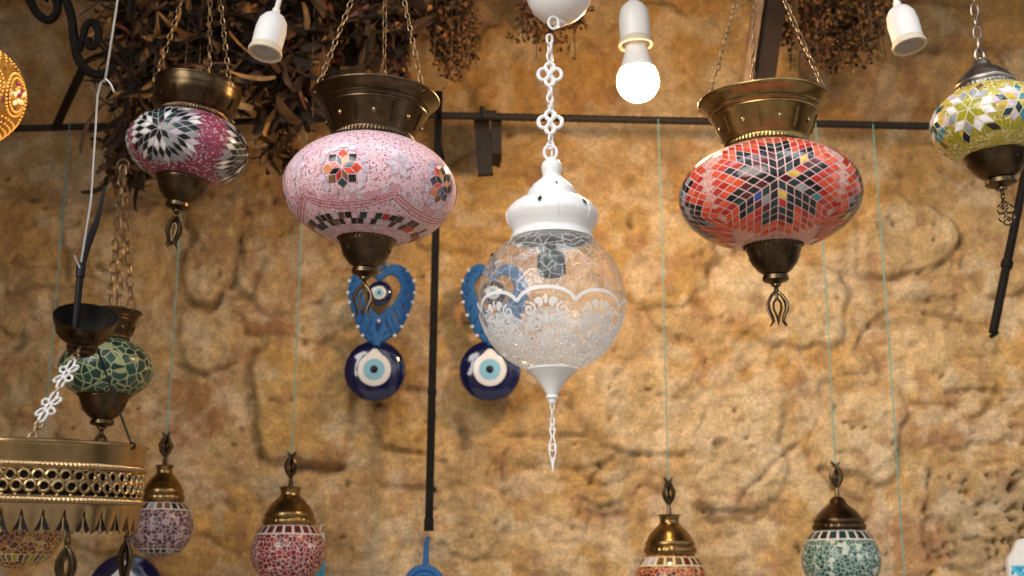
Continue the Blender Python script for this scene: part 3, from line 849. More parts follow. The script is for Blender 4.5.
# glass
m, nt, b = nodes('clear_crackled_glass')
nt.nodes.remove(b); out = nt.nodes['Material Output']
tc = nt.nodes.new('ShaderNodeTexCoord'); vo = nt.nodes.new('ShaderNodeTexVoronoi'); vo.feature = 'DISTANCE_TO_EDGE'; vo.inputs['Scale'].default_value = 70
lk(nt, tc.outputs['Object'], vo.inputs['Vector'])
mr = nt.nodes.new('ShaderNodeMapRange'); mr.inputs['From Min'].default_value = 0; mr.inputs['From Max'].default_value = .05; lk(nt, vo.outputs['Distance'], mr.inputs['Value'])
bp = nt.nodes.new('ShaderNodeBump'); bp.inputs['Strength'].default_value = .35; bp.inputs['Distance'].default_value = .001; lk(nt, mr.outputs['Result'], bp.inputs['Height'])
gl = nt.nodes.new('ShaderNodeBsdfGlossy'); gl.inputs['Roughness'].default_value = .04; lk(nt, bp.outputs['Normal'], gl.inputs['Normal'])
tr = nt.nodes.new('ShaderNodeBsdfTransparent'); tr.inputs['Color'].default_value = (.98, .985, .985, 1)
lyr = nt.nodes.new('ShaderNodeLayerWeight'); lyr.inputs['Blend'].default_value = .5; lk(nt, bp.outputs['Normal'], lyr.inputs['Normal'])
pw = nt.nodes.new('ShaderNodeMath'); pw.operation = 'POWER'; pw.inputs[1].default_value = 4.5; lk(nt, lyr.outputs['Facing'], pw.inputs[0])
lw = nt.nodes.new('ShaderNodeMath'); lw.operation = 'MULTIPLY_ADD'; lw.inputs[1].default_value = .8; lw.inputs[2].default_value = .055; lk(nt, pw.outputs[0], lw.inputs[0])
m1 = nt.nodes.new('ShaderNodeMixShader'); lk(nt, lw.outputs[0], m1.inputs['Fac']); lk(nt, tr.outputs['BSDF'], m1.inputs[1]); lk(nt, gl.outputs['BSDF'], m1.inputs[2])
df = nt.nodes.new('ShaderNodeBsdfDiffuse'); df.inputs['Color'].default_value = (.8, .8, .8, 1)
iv = nt.nodes.new('ShaderNodeMapRange'); iv.inputs['To Min'].default_value = .40; iv.inputs['To Max'].default_value = .06; lk(nt, mr.outputs['Result'], iv.inputs['Value'])  # even white haze stands in for the glass's sheen; crackle lines whiter
m2 = nt.nodes.new('ShaderNodeMixShader'); lk(nt, iv.outputs['Result'], m2.inputs['Fac']); lk(nt, m1.outputs['Shader'], m2.inputs[1]); lk(nt, df.outputs['BSDF'], m2.inputs[2])
lk(nt, m2.outputs['Shader'], out.inputs['Surface'])
clear = m
g = Globe(74, 74, R(-1)); mb = MB(); g.body(mb, R(-71), R(60), 96, 56); globe_o = mb.build('glass_globe', clear, o, s)
# frosted ornament on the lower half
m, nt, b = nodes('frosted_lace'); nt.nodes.remove(b); out = nt.nodes['Material Output']
tc = nt.nodes.new('ShaderNodeTexCoord'); no = nt.nodes.new('ShaderNodeTexNoise'); no.inputs['Scale'].default_value = 60
lk(nt, tc.outputs['Object'], no.inputs['Vector'])
ad = nt.nodes.new('ShaderNodeMix'); ad.data_type = 'RGBA'; ad.blend_type = 'LINEAR_LIGHT'; ad.inputs['Factor'].default_value = .018
lk(nt, tc.outputs['Object'], ad.inputs['A']); lk(nt, no.outputs['Color'], ad.inputs['B'])
vo = nt.nodes.new('ShaderNodeTexVoronoi'); vo.feature = 'DISTANCE_TO_EDGE'; vo.inputs['Scale'].default_value = 115; lk(nt, ad.outputs['Result'], vo.inputs['Vector'])
mr = nt.nodes.new('ShaderNodeMapRange'); mr.inputs['From Min'].default_value = .05; mr.inputs['From Max'].default_value = .10; mr.inputs['To Min'].default_value = .14; mr.inputs['To Max'].default_value = .70
lk(nt, vo.outputs['Distance'], mr.inputs['Value'])
df = nt.nodes.new('ShaderNodeBsdfDiffuse'); df.inputs['Color'].default_value = (.82, .82, .82, 1)
tl = nt.nodes.new('ShaderNodeBsdfTranslucent'); tl.inputs['Color'].default_value = (.8, .8, .8, 1)
mx = nt.nodes.new('ShaderNodeMixShader'); mx.inputs['Fac'].default_value = .35; lk(nt, df.outputs['BSDF'], mx.inputs[1]); lk(nt, tl.outputs['BSDF'], mx.inputs[2])
tr = nt.nodes.new('ShaderNodeBsdfTransparent')
m3 = nt.nodes.new('ShaderNodeMixShader'); lk(nt, mr.outputs['Result'], m3.inputs['Fac']); lk(nt, tr.outputs['BSDF'], m3.inputs[1]); lk(nt, mx.outputs['Shader'], m3.inputs[2]); lk(nt, m3.outputs['Shader'], out.inputs['Surface'])
lace = m
m, nt, b = nodes('frosted_white_line'); b.inputs['Base Color'].default_value = (.82, .82, .83, 1); b.inputs['Roughness'].default_value = .6; b.inputs['Alpha'].default_value = .75
frost = m
NA = 8; L0 = R(-5)


def scallop(l):
    f = ((l - L0) / (2 * PI / NA) + .5) % 1 - .5
    return R(-15) + R(12) * math.sqrt(max(0, 1 - (abs(f) * 2) ** 2.2))


mb = MB(); ls = [2 * PI * i / 256 for i in range(257)]
g.ribbon(mb, [(l, scallop(l)) for l in ls], 3.6, .6, 0)


def spiral(l0, t0, r0, turns, sgn, w, a0=0):
    pts = []
    for i in range(28):
        f = i / 27; a = a0 + sgn * f * turns * 2 * PI; r = r0 * (1 - .8 * f)
        p = r * math.cos(a); q = r * math.sin(a); pts.append((l0 + p / (74 * math.cos(t0)), t0 + q / 74))
    g.ribbon(mb, pts, w, .6, 0)


for k in range(NA):
    lc = L0 + 2 * PI * k / NA
    for sg in (-1, 1):
        spiral(lc + sg * R(13), R(-19), 6.4, 1.3, sg, 2.4, PI / 2)
        spiral(lc + sg * R(6), R(-13.5), 4.6, 1.2, -sg, 2.2, -PI / 2)
        spiral(lc + sg * R(9), R(-31), 6.4, 1.4, -sg, 2.4, PI / 2)
        spiral(lc + sg * R(15), R(-42), 5.4, 1.4, sg, 2.4, 0)
        pts = [(lc + sg * R(a), R(t)) for a, t in ((0, -27), (4, -24), (9, -23), (14, -26), (18, -32), (21, -40), (22.5, -50))]
        g.ribbon(mb, pts, 1.8, .6, 0)
    for t, h in ((-12, 4.5), (-24, 5), (-38, 6), (-50, 5)):                   # leaves on the axis of each arch
        for sg in (-1, 0, 1):
            c = (lc + sg * R(5), R(t) + abs(sg) * R(-2)); pts = []
            vs = []
            for q in range(10):
                a = 2 * PI * q / 10; u = 1.7 * math.cos(a); v = h * math.sin(a); rot = -sg * .7
                vs.append(g.at(c[0] + (u * math.cos(rot) - v * math.sin(rot)) / (74 * math.cos(c[1])), c[1] + (u * math.sin(rot) + v * math.cos(rot)) / 74, .65))
            mb.add(vs, [tuple(range(10))], 0)
mb.build('frosted_scroll', frost, globe_o, s)
mb = MB(); n = 192; rows = 30; vs = []; fs = []
for i in range(rows + 1):
    for k in range(n):
        l = 2 * PI * k / n; t1 = scallop(l) - R(15); vs.append(g.at(l, t1 + (R(-71) - t1) * i / rows, .3))
for i in range(rows):
    for k in range(n): fs.append((i * n + k, i * n + (k + 1) % n, (i + 1) * n + (k + 1) % n, (i + 1) * n + k))
mb.add(vs, fs); mb.build('frosted_lace', lace, globe_o, s)
# bulb holder inside
mb = MB(); mb.lathe([(.1, 66), (5, 66), (5, 49), (12.5, 48), (14, 45, .03, 16), (13.6, 36, .06, 16), (14, 27, .05, 16), (11, 25), (9, 29), (.1, 31)], 64)
mb.build('bulb_holder', plain('dark_bulb_holder', (.035, .045, .04), .35, .3, .6, 150, .6), o, s)
mb = MB(); mb.lathe([(23.5, -69), (25, -70), (25.5, -71.5), (24, -73), (18, -78), (12, -85), (8, -91), (6, -95), (5.5, -96), (6.2, -97), (6.2, -99), (4.5, -100), (3.5, -104), (.1, -104.5)], 64)
mb.build('bottom_cone', white_metal, o, s)
mb = MB(); mb.chain((0, 0, -103), (0, 0, -126), 9, 2.0, .8)
for sg in (-1, 1): mb.tube([(sg * a * 3.6, 0, -124 - 47 * b) for a, b in ((0, 0), (.7, .12), (.25, .28), (.9, .45), (.9, .58), (.3, .78), (0, 1))], [.9, .9, .9, .9, .8, .7, .3], 6)
for t in (.18, .5): mb.ring((0, 0, -124 - 47 * t), (1, 0, 0), (0, 0, 1), 2.2, 3.4, .7, 10)
mb.tube([(0, 0, -124 - 47 * .7), (0, 0, -124 - 47)], [.9, .4], 6)
mb.build('pendant_finial', white_metal, o, s)
# ornate chain up to the ceiling rose
mb = MB(); zt = 151


def quatrefoil(z):
    for dx, dz in ((-6.6, 0), (6.6, 0), (0, 7.5), (0, -7.5)): mb.ring((dx, 0, z + dz), (1, 0, 0), (0, 0, 1), 5.6 if dz == 0 else 4.6, 6.4 if dz == 0 else 5, 2.1, 16, 8)
    mb.sphere((0, 0, z), 3.2, 10); mb.sphere((0, 0, z + 13), 2.4, 8); mb.sphere((0, 0, z - 13), 2.4, 8)


mb.ring((0, 0, 155.5), (1, 0, 0), (0, 0, 1), 6.5, 8, 1.8)
mb.chain((0, 0, 160), (0, 0, zz(133)), 11, 3.0, 1.4); quatrefoil(zz(118)); mb.chain((0, 0, zz(104)), (0, 0, zz(82)), 11, 3.2, 1.4); quatrefoil(zz(67)); mb.chain((0, 0, zz(53)), (0, 0, zz(24)), 12, 3.2, 1.4)
mb.tube([(1.5, 1, 152), (2.5, 2, 200), (1.2, 2, 250), (2, 1, zz(30))], 1.3, 6)
mb.build('ornate_chain', white_metal, o, s)
# ceiling rose
px, py = 559, -4
s = S(px, py, Y); zr = P(px, 30, Y)
ro = root('ceiling_rose', 'white domed ceiling rose at the top of the clear lamp', 'ceiling rose', P(px, 2, Y))
mb = MB(); mb.lathe([(.1, -21), (6, -21), (10, -20.5), (19, -17), (27, -9), (32, 2), (34, 14), (34, 19), (31, 20), (.1, 20)], 72)
mb.lathe([(5.5, -20), (7, -23), (6, -25), (3, -26), (.1, -26)], 32); mb.build('rose_dome', white_plastic, ro, s)
mb = MB(); mb.ring((-6, -10, -27), (1, 0, 0), (0, 0, 1), 5, 6.5, 1.4); mb.ring((-6, -10, -16), (1, 0, 0), (0, 1, 0), 5, 5, 1.6); mb.build('hook', white_metal, ro, s)
mb = MB(); a = W(ro, (0, 0, 19), s); mb.tube([a, (a.x, a.y, CEIL_Z + .004)], .009, 12); mb.build('drop_tube', white_plastic, ro, world=True)


# ------------------------------------------------------------------ lamp sockets
def socket(px, py, Y, tilt, label, tx=0.):
    s = S(px, py, Y); o = root('lamp_socket', label, 'lamp socket', P(px, py, Y), (R(tx), R(tilt), 0), 'white lamp sockets on cords')
    mb = MB(); mb.lathe([(15.2, -19), (15.6, 4), (14.2, 14), (10.5, 20), (6, 23.5), (4, 24.5), (4, 29), (2.6, 30), (.1, 30)], 56); mb.lathe([(15.2, -19), (13.3, -19), (12.8, 8), (10, 13), (.1, 13)], 48)
    sh = mb.build('socket_shell', white_plastic, o, s)
    mb = MB(); mb.lathe([(15.4, -16), (16.2, -18), (17.2, -21), (17.1, -23.3), (15.8, -24), (14, -22.5), (13.2, -18)], 56); mb.build('socket_rim', cream_plastic, o, s)
    mb = MB(); a = W(o, (0, 0, 28), s); b_ = W(o, (0, 0, 60), s); mb.tube([a, b_, (b_.x, b_.y, b_.z + .06), (b_.x, b_.y, CEIL_Z + .004)], 2.6 * s, 8); mb.build('cord', white_plastic, o, world=True)
    return o, s


socket(270, 34, 1.85, 9, 'white empty lamp socket left of the pink lantern\'s chains', -9)
socket(904, 27, 1.85, -8, 'white empty lamp socket beside the yellow lantern', -9)
o, s = socket(634.5, 24, 2.15, -2, 'white lamp socket holding the lit bulb')
px, py, Y = 638, 81.5, 2.15
bo = root('light_bulb', 'glowing round light bulb screwed into the middle socket', 'light bulb', P(px, py, Y), (0, R(-2), 0)); s = S(px, py, Y)
mb = MB(); pr = [(.1, -21.6)]
for i in range(1, 15):
    t = R(-90 + i * 125 / 14); pr.append((21.0 * math.cos(t), 21.0 * math.sin(t)))
mb.lathe(pr, 56)
em = lit('lit_bulb_glass', (1.0, .63, .31), 1.0); bulb_glow = em
bulb_glow.node_tree.nodes['Principled BSDF'].inputs['Emission Strength'].default_value = 190
mb.build('bulb_glass', em, bo, s)
mb = MB(); mb.lathe([(17.8, 12.3), (17, 15), (14, 23), (12.4, 29), (11.6, 33), (11, 36), (11, 52), (.1, 52)], 48); mb.build('bulb_neck', white_plastic, bo, s)

# ------------------------------------------------------------------ chandelier: tilted bowl, links and pierced ring
Y = 1.62; px, py = 40, 491
s = S(px, py, Y)
o = root('chandelier', 'tilted brass bowl on white links above a pierced brass ring, lower left', 'chandelier', P(px, py, Y), (R(3), R(1), 0))
RR = 100
mb = MB()
mb.lathe([(RR - 3, 24), (RR - 2, 24), (RR - 1, 28), (RR - .2, 40), (RR + .8, 44), (RR + .8, 43), (RR + 2.2, 44), (RR + 2.2, 46), (RR, 47), (RR - 1.5, 44), (RR - 2.5, 28), (RR - 4, 24)], 128)
ring = mb.build('upper_band', brass_pale, o, s)
mb = MB()
for z in (22.5, -10):
    mb.lathe([(RR - 3, z - 3.5), (RR - .5, z - 3.3), (RR + 1.0, z - 1.5, .009, 150), (RR + 1.6, z, .011, 150), (RR + 1.0, z + 1.5, .009, 150), (RR - .5, z + 3.3), (RR - 3, z + 3.5)], 600)
mb.build('rope_bead', brass_pale, o, s, 70)
mb = MB(); mb.lathe([(RR - 6, 24), (RR - 5.4, 24), (RR - 5.4, -22), (RR - 7, -38), (RR - 7.6, -38), (RR - 6, -22), (RR - 6, 24)], 96); mb.build('shade_lining', hole, o, s)  # near-black band behind the openings stands in for the shade inside
mb = MB(); n = 50
for row, z in enumerate((13, 3)):
    for k in range(n):
        a = 2 * PI * (k + (.5 if row else 0)) / n; ca, sa = math.cos(a), math.sin(a)
        mb.ring(((RR - 2) * ca, (RR - 2) * sa, z), (-sa, ca, 0), (0, 0, 1), 4.9, 4.9, 2.3, 14, 6)
for k in range(n):
    for z, h in ((18, 0), (-5.5, .5), (8, .5)):
        a = 2 * PI * (k + h) / n; ca, sa = math.cos(a), math.sin(a); t = Vector((-sa, ca, 0)); c = Vector(((RR - 2) * ca, (RR - 2) * sa, z)); nn = Vector((ca, sa, 0))
        mb.sphere(c, 2.2, 6)
mb.lathe([(RR - 2.8, 18), (RR - 1, 18), (RR - 1, 20), (RR - 2.8, 20), (RR - 2.8, 18)], 128); mb.lathe([(RR - 2.8, -8.5), (RR - 1, -8.5), (RR - 1, -5.5), (RR - 2.8, -5.5), (RR - 2.8, -8.5)], 128)
mb.build('pierced_band', brass_pale, o, s, 60)
mb = MB(); n = 32; sub = 20; N = n * sub; vs = []; fs = []
for k in range(N):
    a = 2 * PI * k / N; f = (k % sub) / sub; d = abs(f - .5) * 2                      # 0 at the lobe's middle
    zb = -41 + 4 * (d / .28) ** 2 if d < .28 else -20 - 17 * ((1 - d) / .72) ** .8
    for (r, z) in ((RR, -13), (RR - 1.3, -19), (RR - 4, zb), (RR - 5.2, zb), (RR - 2.5, -19), (RR - 1.3, -13)): vs.append((r * math.cos(a), r * math.sin(a), z))
for k in range(N):
    k2 = (k + 1) % N
    for i in range(5): fs.append((k * 6 + i, k2 * 6 + i, k2 * 6 + i + 1, k * 6 + i + 1))
mb.add(vs, fs)
for k in range(n):    # small hanging drops between the lobes
    a = 2 * PI * k / n; ca, sa = math.cos(a), math.sin(a); c = Vector(((RR - 4.4) * ca, (RR - 3) * sa, -37)); t = Vector((-sa, ca, 0))
    mb.tube([c + Vector((0, 0, 12)), c - Vector((0, 0, 1))], .7, 5)
    mb.add([c + Vector((0, 0, 4)), c + t * 2.8 - Vector((0, 0, 2)), c - Vector((0, 0, 5)), c - t * 2.8 - Vector((0, 0, 2))], [(0, 1, 2, 3)])
mb.build('lobed_skirt', brass_pale, o, s, 35)
# bowl
Mb = Matrix.Translation(P(84, 331, Y) ) @ Euler((R(34), R(15), 0)).to_matrix().to_4x4()
mb = MB()
mb.lathe([(.1, -26), (5, -26), (12, -25), (15, -22), (16, -18), (15, -15), (16.5, -12), (22, -8), (27, -2, .012, 48), (28, 1, .014, 48), (28, 3, .012, 48), (29.5, 6), (31, 11), (32, 15), (32, 17), (30.8, 17), (29, 10), (25, 0), (18, -8), (.1, -11)], 144, 0)
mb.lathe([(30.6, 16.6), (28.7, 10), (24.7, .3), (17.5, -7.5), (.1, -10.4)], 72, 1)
mb.v = [Mb @ (p * s) for p in mb.v]
mb.build('hanging_bowl', [brass_dark, iron], o, world=True)
top = Mb @ Vector((-8 * s, -4 * s, -10 * s))
mb = MB(); q1 = P(81, 268, Y - .005); mb.tube([top, q1], [.0048, .0044], 12); mb.tube([q1 - Vector((0, 0, .012)), q1 + Vector((0, 0, .006))], .006, 12); mb.build('cable_sleeve', black_rubber, o, world=True)
mb = MB(); mb.tube([q1, P(86, 250, Y), P(92, 233, Y), P(96, 224, Y), P(101, 205, Y), P(105, 186, Y)], [.0045, .005, .005, .004, .003, .002], 8); mb.build('electric_cable', black_rubber, o, world=True)
mb = MB(); mb.tube([P(81, 262, Y - .01), P(83, 250, Y - .01), P(91, 200, Y - .01), P(95.5, 130, Y), P(97.5, 95, Y), P(101, 83, Y), P(106, 79, Y), P(110.5, 84, Y), P(114, 92, Y)], .0015, 6)
mb.tube([P(80, 268, Y - .01), P(77, 262, Y - .012), P(74, 255, Y - .015)], .0013, 6); mb.build('wire_hook', wire_mat, o, world=True)
hp = P(106, 80, Y)
mb = MB(); tp_ = P(119, -10, Y); mb.tube([hp + Vector((-.003, .004, -.002)), P(106.5, 72, Y), P(117.5, 0, Y), tp_, (tp_.x + .03, tp_.y, CEIL_Z + .004)], .0016, 6); mb.build('hanging_wire', wire_mat, o, world=True)


def ornate_link(mb, c, t, u, L, w, r):
    c, t, u = Vector(c), Vector(t).normalized(), Vector(u); u = (u - t * u.dot(t)).normalized(); n = t.cross(u)
    for k in range(6):                                       # six open petals round a small oval
        a = PI * k / 3 + PI / 6; d = (t * math.sin(a) * L + u * math.cos(a) * w)
        mb.ring(c + d * .31, d, n.cross(d), d.length * .19, w * .17, r, 12, 6)
    mb.ring(c, t, u, L * .13, w * .13, r, 12, 6)


def link_strand(p0, p1, nl, name, m):
    mb = MB(); p0, p1 = Vector(p0), Vector(p1); d = p1 - p0; t = d.normalized(); ln = d.length
    mc = MB(); prev = p0
    for f in (.30, .66):
        c = p0 + d * f; L = ln * .33; ornate_link(mb, c, t, Vector((1, 0, .25)), L, L * .46, .0017)
        mc.chain(prev, c - t * L * .47, .014, .0042, .0014); mc.build('connecting_chain', chain_mat, o, world=True); mc = MB(); prev = c + t * L * .47
    mc.chain(prev, p1, .014, .0042, .0014); mc.build('connecting_chain', chain_mat, o, world=True)
    return mb.build(name, m, o, world=True)


pa = Mb @ Vector((-22 * s, -14 * s, -16 * s))
A1 = W(o, (RR * math.sin(R(13)), -RR * math.cos(R(13)), 45), s); A2 = W(o, (RR * math.sin(R(75)), -RR * math.cos(R(75)), 45), s); A3 = W(o, (RR * math.sin(R(200)), -RR * math.cos(R(200)), 45), s)
link_strand(P(80, 348, Y - .02), A1, 3, 'filigree_chain', white_patina)
mb = MB(); mb.tube([P(98, 350, Y + .01), P(118, 408, Y), A2], .0013, 6); mb.ring(A2, (0, 0, 1), (1, 0, 0), .004, .004, .001); mb.build('chain_wire', iron, o, world=True)
for ang, dz, w, pz in ((37, 4, 6.8, 22), (82, 2, 5, 16)):
    p = Vector((RR * math.sin(R(ang)) * .95, -RR * math.cos(R(ang)) * .95, -36))
    mb = MB(); mb.chain(p, p + Vector((0, 0, -pz + 8)), 8, 2.2, .9); tulip(mb, (p.x, p.y, p.z - pz + 10), 44, w, 1.45, 0, .7); mb.build('drop_pendant', brass_dark, o, s)
# the mosaic ball inside the ring
gold2 = crushed('amber_crackle_glass', [(.4, (.20, .03, .012)), (.65, (.36, .11, .02)), (.88, (.08, .02, .01)), (1, (.50, .28, .05))], 150, (.60, .44, .18), .06)
bx, by = 20, 528; s2 = S(bx, by, Y + .02)
o2 = root('mosaic_bowl_lantern', 'amber red mosaic lamp hanging inside the pierced brass ring', 'lantern', P(bx, by, Y + .02))
mb = MB(); g = Globe(43, 40); g.body(mb, R(-82), R(55), 72, 32)
for i in range(34):
    l0 = 2 * PI * i / 34; dl = 2 * PI / 34
    g.band_tile(mb, l0, l0 + dl, R(-41), R(-56), .25, ti(GCR)); g.band_tile(mb, l0 + .02, l0 + dl - .02, R(-42), R(-55), .5, ti([BRT, OLV, DKR][i % 3]))
mb.build('mosaic_globe', [gold2] + TSET, o2, s2)
_, zt = dome_cap(o2, s2, 25, 32, 30, brass)
a = W(o2, (0, 0, zt - 3), s2); zc = W(o, (0, 0, 16), s).z; mb = MB(); mb.tube([a, (a.x, a.y, zc)], .0016, 6); mb.build('cord', black_rubber, o2, world=True)
co = W(o, (0, 0, 16), s); hx = math.sqrt(((RR - 5.5) * s) ** 2 - (a.y - co.y) ** 2); mb = MB(); mb.tube([(co.x - hx, a.y, zc), (co.x + hx, a.y, zc)], .0022, 8); mb.build('cross_bar', brass_dark, o, world=True)


# ------------------------------------------------------------------ evil eye ornaments
EYE_Y = WALL_Y - .085


def eye(mb, c, r, th, z0=0., tear=True):
    cx, cy = c; T = Matrix.Translation((cx, cy, z0))
    mb.lathe([(.1, -th), (r * .85, -th), (r * .97, -th * .5), (r, 0), (r * .97, th * .4), (r * .8, th * .8), (r * .5, th), (.1, th * 1.05)], 48, 0, T)
    zt = z0 + th * 1.0
    mb.lathe([(r * .54, -.2), (r * .53, 1.0), (r * .48, 1.5), (.1, 1.7)], 40, 1, Matrix.Translation((cx, cy, zt)))
    if tear:
        vs = [(cx - r * .30, cy + r * .43, zt + 1.1), (cx + r * .30, cy + r * .43, zt + 1.1), (cx + r * .06, cy + r * .68, zt + .2), (cx - r * .06, cy + r * .68, zt + .2), (cx, cy + r * .2, zt + 1.6)]
        mb.add(vs, [(0, 4, 1, 2, 3)], 1)
    mb.lathe([(r * .35, 0), (r * .34, .7), (.1, 1.0)], 36, 2, Matrix.Translation((cx, cy, zt + 1.4)))
    mb.lathe([(r * .13, 0), (r * .12, .6), (.1, .9)], 24, 3, Matrix.Translation((cx, cy, zt + 2.2)))


EM = [navy, eye_white, eye_blue, eye_black]


def catmull(pts, n):
    pts = [Vector((p[0], p[1], 0)) for p in pts]; P_ = [pts[0]] + pts + [pts[-1]]; out = []
    for i in range(1, len(P_) - 2):
        for k in range(n):
            t = k / n; a, b, c, d = P_[i - 1], P_[i], P_[i + 1], P_[i + 2]
            out.append(.5 * ((2 * b) + (-a + c) * t + (2 * a - 5 * b + 4 * c - d) * t * t + (-a + 3 * b - 3 * c + d) * t ** 3))
    out.append(pts[-1]); return out


def evil_eye(px, py, label, tilt=0.):
    s = S(px, py, EYE_Y); o = root('evil_eye_charm', label, 'evil eye charm', P(px, py, EYE_Y), (R(90), R(tilt), 0), 'blue evil eye charms on the wall')
    mb = MB(); eye(mb, (0, 0), 31, 8); mb.build('eye_disc', EM, o, s)
    mb = MB(); eye(mb, (3, 79), 13, 4, 2, False); mb.build('eye_bead', EM, o, s)
    mc = MB(); bds = [(3, 50, 5)]
    for sg in (-1, 1):
        k = .9 if sg < 0 else 1.0
        inn = catmull([(3, 95), (3 + sg * 9, 101), (3 + sg * 18 * k, 98), (3 + sg * 24 * k, 86), (3 + sg * 19 * k, 71), (3 + sg * 9, 60), (3, 52)], 6)
        outr = catmull([(3 + sg * 4, 103), (3 + sg * 14, 108), (3 + sg * 25 * k, 103), (3 + sg * 33 * k, 88), (3 + sg * 31 * k, 70), (3 + sg * 24 * k, 52), (3 + sg * 15, 38), (1, 34)], 6)
        mc.tube([(p.x, p.y, 2.5) for p in inn], 3.0, 8)
        mc.tube([(p.x, p.y, 0) for p in outr], 2.6, 8)
        for f in range(15):
            a = inn[int((.12 + .88 * f / 14) * (len(inn) - 1))]; b = outr[int((.16 + .84 * f / 14) * (len(outr) - 1))]; mid = (a + b) / 2
            mc.tube([(a.x, a.y, 2), (mid.x, mid.y - 1, 3.4), (b.x, b.y, .5)], 3.0, 8)
        for f in range(7):
            b = outr[int((.32 + .55 * f / 6) * (len(outr) - 1))]; n = (b - Vector((3, 72, 0))).normalized(); bds.append((b.x + n.x * 2.6, b.y + n.y * 2.6, 2.5))
    mc.tube([(-9, 36, 2), (-4, 31, 4), (3, 29, 5), (10, 33, 4), (14, 38, 2)], 3.6, 8); mc.tube([(-7, 40, 3), (2, 36, 5), (12, 42, 3)], 3.4, 8)
    mc.tube([(-4, 44, 3), (1, 30, 6), (2, 24, 7)], 4.2, 8); mc.tube([(8, 44, 3), (3, 30, 6), (1, 24, 7)], 4.0, 8)
    mc.tube([(3, 96, 2), (3, 92, 3)], 2, 6); mc.tube([(3, 103, 0), (-2, 112, -2), (3, 120, -4), (8, 112, -2), (3, 103, 0)], 1.3, 6)
    mc.build('cord_heart', blue_cord, o, s); ch = mc = None
    for q in bds: mbd = MB(); mbd.sphere(q, 2.0, 8); mbd.build('bead', bead, o, s)
    mb = MB(); mb.tube([(3, 118, 6), (3, 118, -(.085 / s))], 1.6, 8); mb.sphere((3, 118, 6), 3, 8); mb.build('nail', iron, o, s)
    return o


evil_eye(375, 371, 'blue heart evil eye charm below the pink lantern, left of the iron bar', 0)
evil_eye(490, 371, 'blue evil eye charm half hidden behind the clear glass globe', 0)
# third disc low behind the ring, fourth charm at the bottom edge
px, py = 125, 593; s = S(px, py, EYE_Y)
o = root('evil_eye_disc', 'dark navy evil eye disc behind the plum ball lantern at bottom', 'evil eye charm', P(px, py, EYE_Y), (R(90), 0, 0))
mb = MB(); eye(mb, (0, 0), 39, 8); mb.build('eye_disc', EM, o, s)
mb = MB(); mb.tube([(0, 37, 0), (0, 60, -3), (0, 66, -.08 / s)], 2, 8); mb.build('hanging_cord', blue_cord, o, s)
px, py = 424, 600; s = S(px, py, EYE_Y)
o = root('evil_eye_charm', 'bright blue corded charm top below the foot of the iron bar', 'evil eye charm', P(px, py, EYE_Y), (R(90), 0, 0))
mb = MB()
mb.tube([(1, 30, 0), (1.5, 46, 0), (2, 59, 0)], [3.4, 2.9, 2.6], 10)
mb.tube([(2, 58, 0), (2, 62, -2), (2, 63, -.08 / s)], 1.5, 6)
mb.ring((0, 14, 0), (1, 0, 0), (0, 1, 0), 17, 17, 4.2, 28, 10); mb.ring((0, 14, 3), (1, 0, 0), (0, 1, 0), 11, 11, 3, 24, 8); mb.build('cord_ring', blue_cord, o, s)
mb = MB(); eye(mb, (0, 14), 8, 3, 1, False); mb.build('eye_bead', EM, o, s)
# souvenir tag behind the ruby ball, and plaque at lower right
px, py = 317, 556; s = S(px, py, WALL_Y - .07)
o = root('souvenir_card', 'white and turquoise card hanging behind the ruby ball lantern', 'card', P(px, py, WALL_Y - .07))
mb = MB(); mb.box((2, 0, 9), (4.5, 1.5, 14)); mb.tube([(2, 0, 22), (2, 4, 30), (2, .06 / s, 32)], .8, 6); mb.build('white_panel', white_card, o, s, 30)
mb = MB(); mb.box((-3, 0, -18), (11, 2.2, 11.5)); mb.tube([(-14, 0, -6), (8, 0, -6)], 1.6, 8); mb.build('turquoise_panel', sky_card, o, s, 30)
px, py = 1022, 576; Yp = WALL_Y - .06; s = S(px, py, Yp)
o = root('souvenir_plaque', 'white shouldered plaque with blue panel in the lower right corner', 'plaque', P(px, py, Yp))
mb = MB(); out_ = [(-14, -40), (-14, 15), (-13, 18), (-8, 24), (-5, 30), (-2, 35), (4, 37), (26, 37), (32, 35), (35, 30), (38, 24), (43, 18), (44, 15), (44, -40)]
fr = [(x, -4, z) for x, z in out_]; bk = [(x, 4, z) for x, z in out_]; n = len(out_)
mb.add(fr + bk, [tuple(range(n))[::-1], tuple(range(n, 2 * n))] + [(i, (i + 1) % n, (i + 1) % n + n, i + n) for i in range(n)])
mb.build('plaque_body', white_card, o, s, 30)
mb = MB(); mb.box((15, -4.5, -14), (27, 1.2, 24)); mb.build('blue_panel', crushed('blue_painted_tile', [(.4, (.03, .30, .50)), (.7, (.07, .45, .62)), (.9, (.55, .70, .75)), (1, (.02, .16, .36))], 130, (.10, .45, .62), .03), o, s, 30)
mb = MB(); mb.tube([(15, 3, 34), (15, .07 / s, 40)], 1.2, 6); mb.build('peg', iron, o, s)

